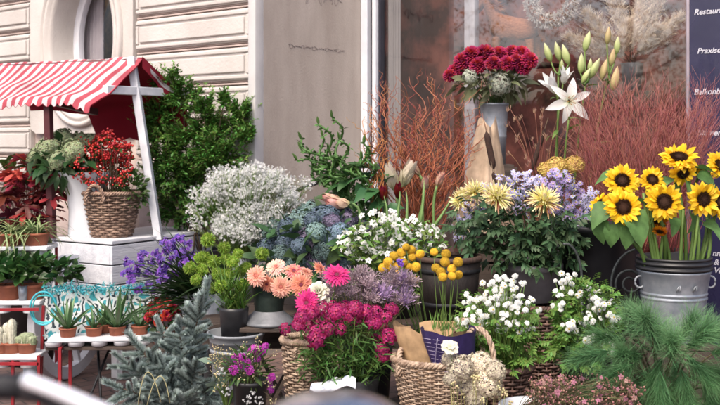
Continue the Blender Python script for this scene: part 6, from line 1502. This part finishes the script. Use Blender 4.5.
# ================================================================== big buds (amaryllis / protea) and curly green stems, centre left
M_am = leafmat('pink_bud', [(0, (.40, .34, .16)), (.3, (.60, .38, .30)), (.75, (.62, .40, .32)), (1, (.42, .16, .12))], var=.18, trans=.2)
M_amp = leafmat('pale_bud', [(0, (.34, .36, .17)), (.4, (.58, .52, .38)), (1, (.66, .56, .46))], var=.15, trans=.2)
M_thick = leafmat('thick_stem', [(.15, .25, .08), (.20, .31, .11)], trans=0, var=.15)
M_thk = leafmat('red_petal_dark', [(.16, .01, .02), (.26, .02, .03)], var=.3)
def bigbud(m):
    mb = MB()
    for lay, (n, Ln, cup) in enumerate(((6, .12, 1.30), (6, .10, 1.42), (5, .085, 1.15))):
        for k in range(n): leaf(mb, Matrix.Rotation(2 * pi * (k + .5 * lay) / n, 4, 'Z') @ T(0, .010, -.004) @ Matrix.Rotation(cup + U(-.12, .10), 4, 'X'), Ln * U(.9, 1.1), .045, -.35, .35, 6, lance, .03)
    return mb.mesh('big_bud', m)
BB = [bigbud(M_am), bigbud(M_amp), bigbud(M_thk)]
G_am = 'long pink and cream buds before the willow'
for px, py, Y, d, s, k, bx, lab in (
 (391, 176, 5.5, (-.3, -.2, 1), 1.25, 1, 398, 'tall cream green bud leaning left in front of the willow'),
 (408, 172, 5.5, (.35, -.2, .9), 1.3, 1, 402, 'cream bud opening to the right beside the willow twigs'),
 (412, 166, 5.56, (-.6, -.2, .7), 1.0, 0, 410, 'pinkish bud highest of the group against the willow'),
 (383, 192, 5.45, (-.1, -.5, .9), .8, 2, 386, 'dark red petalled bud low between cream buds and orange twigs'),
 (398, 190, 5.42, (.0, -.6, .8), .85, 2, 400, 'dark red bud in the centre of the thick green stems'),
 (425, 182, 5.5, (.1, -.4, .9), .8, 0, 424, 'small dusty pink bud before the willow base'),
 (440, 178, 5.5, (.3, -.4, .9), .8, 0, 436, 'rosy bud at the right side of the willow base'),
 (336, 203, 5.3, (-1, -.3, .05), 1.15, 0, 352, 'pink pointed bud lying to the left above the blue hydrangeas'),
 (330, 198, 5.34, (-1, -.2, .2), .9, 0, 350, 'smaller pink bud just above the left pointing one')):
    t = thing('flower_bud', lab, 'flower', atz(bx, Y + .05, .92), G_am); q = at(px, py, Y) - t.location; dd = V(d).normalized(); b = q - dd * .06 * s; put('bud', BB[k], t, b, dd, U(0, 3), s); mb = MB(); tube(mb, bez(V((0, 0, 0)), b - dd * .12, b, 8), .0085, .0075, 7); part('stem', mb, M_thick, t)
gt2 = thing('flower_stalk_bunch', 'thick pale green flower stalks crossing before the willow base', 'stems', at(412, 235, 5.45)); 
for a, b in (((394, 232), (400, 186)), ((405, 236), (406, 190)), ((430, 232), (452, 196)), ((418, 235), (424, 180)), ((388, 236), (384, 196)), ((362, 225), (336, 196))):
    mb = MB(); A_, B_ = at(*a, 5.4) - gt2.location, at(*b, 5.4) - gt2.location; tube(mb, [A_, A_.lerp(B_, .4) + V((.008, 0, 0)), A_.lerp(B_, .75) + V((.008, 0, 0)), B_], .012, .001, 8); part('stem', mb, M_thick, gt2)
lf = thing('broad_leaf_bunch', 'broad dark green leaves and long strap leaves over the blue hydrangeas', 'foliage', at(355, 235, 5.5)); mL = MB(); b0 = lf.location
for k in range(46): p = at(U(338, 392), U(166, 218), 5.55 + U(-.1, .15)) - b0; leaf(mL, orient(V((U(-1, .8), U(-1, .2), U(-.6, .8))), p, U(-1, 1)), U(.09, .15), U(.05, .075), .7, .2, 4, ovate)
for (a, d) in (((352, 215), (-1, -.2, -.12)), ((350, 220), (-1, -.35, -.3)), ((345, 212), (-1, -.2, .02)), ((340, 217), (-1, -.4, -.2))): leaf(mL, orient(V(d), at(*a, 5.4) - b0, U(-.3, .3)), .33, .045, .35, .35, 7, strap)
part('foliage', mL, leafmat('broad_leaf', [(.03, .085, .03), (.05, .12, .04)], var=.35, rough=.35), lf)
mb = MB()
for k in range(12): p = at(U(345, 385), U(180, 215), 5.55) - b0; stem(mb, (U(-.05, .05), U(-.03, .03), -.05), p, .004, .1)
part('stem', mb, M_stemd, lf)
M_curl = leafmat('curly_green', [(.05, .12, .03), (.09, .18, .05)], trans=.05, var=.35, rough=.4)
def curly(label, px0, px1, py, seeds):
    t = thing('twisted_greenery', label, 'curly stems', at((px0 + px1) / 2, 222, 5.65), 'serrated curly green stems'); b0 = t.location
    for (bx, by, tx, ty) in seeds:
        mb = MB(); A_, B_ = at(bx, by, 5.6) - b0, at(tx, ty, 5.58 + U(-.08, .08)) - b0; d = (B_ - A_); side = V((0, -1, 0)).cross(d.normalized()); pts = []
        for i in range(26):
            q = i / 25; am = .034 * min(1, q * 2.4); pts.append(A_ + d * q + side * (am * math.sin(q * 15 + bx)) + V((0, -am * math.cos(q * 15 + bx), 0)))
        tube(mb, pts, .0105, .006, 6)
        for i in range(4, 26):
            for k in range(3): leaf(mb, orient(V((U(-1, 1), U(-1, 1), U(-.6, 1))), pts[i], U(-1, 1)), U(.02, .042), .018, .3, .2, 2)
        leaf(mb, orient(d + V((0, 0, .1)), pts[-1], 0), .055, .02, .1, .3, 4); leaf(mb, orient(d + V((.05, -.05, .1)), pts[-1], 1.4), .05, .018, .1, .3, 4)
        part('stem', mb, M_curl, t)
    return t
curly('curly serrated green stems reaching left over the taupe wall', 305, 345, 150, ((352, 222, 304, 138), (350, 222, 322, 124), (352, 210, 312, 152), (350, 205, 300, 158), (355, 210, 328, 158), (345, 200, 306, 146), (348, 196, 318, 140), (340, 190, 316, 163), (346, 190, 330, 150)))
curly('curly serrated green stem with one pointed bright tip, the tallest', 335, 350, 130, ((356, 220, 334, 118), (356, 210, 341, 140)))
curly('curly serrated green stems close to the white window frame', 355, 370, 150, ((362, 222, 364, 144), (364, 215, 372, 156), (360, 215, 356, 160)))
mbk = thing('foliage_bucket', 'dark bucket holding the curly stems and thick buds behind the hydrangeas', 'bucket', V((.12, 5.62, ZB))); lathe_part('body', [(.001, 0), (.15, 0), (.19, .36), (.18, .36), (.14, .04)], M_blk, mbk)

# ================================================================== black barrel, wrought iron stand
bl = thing('black_barrel', 'big black glossy barrel planter left of the zinc sunflower bucket', 'planter', atz(600, 5.05, .0)); M_gl = solid('black_gloss', (.018, .018, .022), (.010, .010, .013), 4, .32, spec=.5)
lathe_part('body', [(.001, .3), (.17, .3), (.20, .60), (.205, 1.04), (.213, 1.045), (.213, 1.075), (.198, 1.075), (.19, .9), (.001, .88)], M_gl, bl, 56)
plinthbox('barrel_crate', 'dark crate under the big black barrel planter', 'crate', bl.location.x, 5.05, .30, .38, .38)
ir = thing('iron_chair', 'wrought iron chair with scrolled sides standing before the black barrel', 'chair', atz(600, 4.72, 0)); b0 = ir.location.copy()
def arc(c, r, a0, a1, Y, rad, name, spiral=0, n=40, rx=1):
    mb = MB(); pts = []
    for i in range(n + 1):
        q = i / n; a = a0 + (a1 - a0) * q; rr = r * (1 - spiral * q); p = at(c[0] + rx * rr * math.cos(a), c[1] - rr * math.sin(a), Y) - b0; pts.append(p)
    tube(mb, pts, rad, n=7); part(name, mb, M_irong, ir)
M_irong = solid('grey_green_iron', (.075, .085, .085), (.04, .046, .046), 30, .5, metal=.3, bump=.2)
arc((566, 282), 38, -.2, 1.75, 4.70, .0065, 'scroll_arm', 0, rx=.42); arc((640, 285), 36, 1.75, 4.2, 4.66, .0065, 'scroll_arm', 0, rx=.8)
arc((630, 283), 15, 3.6, -5.5, 4.66, .006, 'scroll', .72)
for (px, Y) in ((582, 4.70), (612, 4.66)): 
    mb = MB(); p = at(px, 300, Y) - b0; tube(mb, [p, V((p.x, p.y, .008 - 0)) ], .007, n=6); part('leg', mb, M_irong, ir)
for (x, y) in ((-.1, .22), (.12, .22)): mb = MB(); tube(mb, [V((x, y, 0)), V((x, y, .55))], .007, n=6); part('leg', mb, M_irong, ir)
mb = MB(); tube(mb, [V((.18 * math.cos(a), .11 + .17 * math.sin(a), .55)) for a in [2 * pi * i / 30 for i in range(30)]], .007, n=6, closed=True)
for k in range(5): x = -.12 + .06 * k; h_ = math.sqrt(max(0, 1 - (x / .18) ** 2)) * .17; tube(mb, [V((x, .11 - h_, .55)), V((x, .11 + h_, .55))], .005, n=5)
part('seat', mb, M_irong, ir)
pebble = None
# ================================================================== parked bicycles in the blurred foreground
M_chrome = solid('silver_with_shine', (.78, .79, .84), (.70, .71, .77), 4, .22, metal=.35, coat=.4)  # silver base made pale to carry the bright sky shine of chrome
M_mirror = solid('chrome', (.60, .61, .65), (.5, .51, .55), 4, .25, metal=1)
M_grip = solid('grip_rubber', (.02, .02, .024), (.013, .013, .016), 40, .6, bump=.3)
M_frame = solid('bike_paint', (.05, .05, .06), (.035, .035, .042), 3, .25, coat=.5)
def wheel(parent, c, ax, r=.34):
    w_ = thing('wheel', None, None); w_.parent = parent; w_.location = c; w_.rotation_mode = 'QUATERNION'; w_.rotation_quaternion = V(ax).to_track_quat('Z', 'Y')
    mb = MB(); tube(mb, [V((r * math.cos(a), r * math.sin(a), 0)) for a in [2 * pi * i / 48 for i in range(48)]], .02, n=8, closed=True); part('tyre', mb, M_grip, w_)
    mb = MB(); tube(mb, [V(((r - .025) * math.cos(a), (r - .025) * math.sin(a), 0)) for a in [2 * pi * i / 48 for i in range(48)]], .009, n=6, closed=True); part('rim', mb, M_chrome, w_)
    mb = MB()
    for k in range(18): a = 2 * pi * k / 18; tube(mb, [V((0, 0, .02 * (-1) ** k)), V(((r - .03) * math.cos(a + .2), (r - .03) * math.sin(a + .2), 0))], .0015, n=3)
    part('spokes', mb, M_chrome, w_)
def bicycle(label, hb, fwd, extra):
    """hb: middle of the handlebar; fwd: riding direction"""
    t = thing('bicycle', label, 'bicycle', (hb.x, hb.y, 0)); fwd = V(fwd).normalized(); up = V((0, 0, 1)); sd_ = V((fwd.y, -fwd.x, 0)); hz2 = hb.z
    mb = MB(); tube(mb, [V((0, 0, hz2)), fwd * -.02 + up * (hz2 - .1), fwd * .06 + up * .72], .014, n=8); part('stem', mb, M_chrome, t)
    mb = MB()
    for s in (-1, 1): tube(mb, [fwd * .06 + up * .74, fwd * .08 + sd_ * .045 * s + up * .66, fwd * .16 + sd_ * .045 * s + up * .345], .011, n=7)
    part('fork', mb, M_frame, t); wheel(t, fwd * .16 + up * .36, sd_); wheel(t, fwd * -.92 + up * .36, sd_)
    mb = MB(); a, b, c, d = fwd * .03 + up * .80, fwd * .06 + up * .70, fwd * -.42 + up * .30, fwd * -.58 + up * .82
    for p, q in ((a, d - up * .2), (b, c), (c, d), (c, fwd * -.92 + up * .36), (d - up * .16, fwd * -.92 + up * .36)): tube(mb, [p, q], .015, n=8)
    part('frame', mb, M_frame, t)
    mb = MB(); lathe(mb, [(.001, -.02), (.06, -.018), (.085, 0), (.07, .022), (.001, .03)], 20, Matrix.Translation(d + up * .03) @ Matrix.Diagonal((1.5, 1, 1, 1))); part('saddle', mb, M_grip, t)
    extra(t, hb); return t
def ex1(t, hb):
    o = t.location.copy(); w = lambda px, py, Y: at(px, py, Y) - o
    mb = MB(); tube(mb, bez(w(28, 388, 1.10), w(60, 392, 1.04), w(118, 440, .98), 10) + [V((0, 0, hb.z))], .0125, n=12); part('handlebar', mb, M_grip, t)
    mb = MB(); tube(mb, [w(-70, 383, 1.14), w(-30, 386, 1.13), w(28, 386, 1.11)], .0135, n=14); lathe(mb, [(.001, 0), (.016, 0), (.016, .006), (.013, .008)], 14, zmat(w(28, 386, 1.11) - w(-30, 386, 1.13), w(28, 386, 1.11))); part('grip', mb, M_grip, t)
    mb = MB(); tube(mb, bez(w(26, 381, 1.06), w(52, 388, 1.03), w(112, 416, .97), 8), .0085, .0085, 12); ball(mb, w(29, 381, 1.06), .0095, 12, 8); part('brake_lever_shine', mb, M_chrome, t)  # pale lever laid over the black bar also serves as its bright highlight
def ex2(t, hb):
    o = t.location.copy(); c = at(334, 421, 1.12) - o
    mb = MB(); tube(mb, bez(at(215, 428, 1.14) - o, at(336, 412, 1.1) - o, at(455, 428, 1.06) - o, 10), .011, n=10); part('handlebar', mb, M_chrome, t)
    mb = MB(); n = 12; lathe(mb, [(max(.001, .080 * math.sin(pi / 2 * i / n)), .030 * math.cos(pi / 2 * i / n)) for i in range(n + 1)] + [(.078, -.03), (.001, -.034)], 40, Matrix.Translation(c)); part('headlamp', mb, M_mirror, t)
bicycle('silver bicycle handlebar with black grip, blurred at the lower left corner', at(150, 452, 1.02), (.35, 1, 0), ex1)
bicycle('blurred silver domed bicycle lamp at the bottom centre of the photo', at(336, 470, 1.10), (.1, 1, 0), ex2)
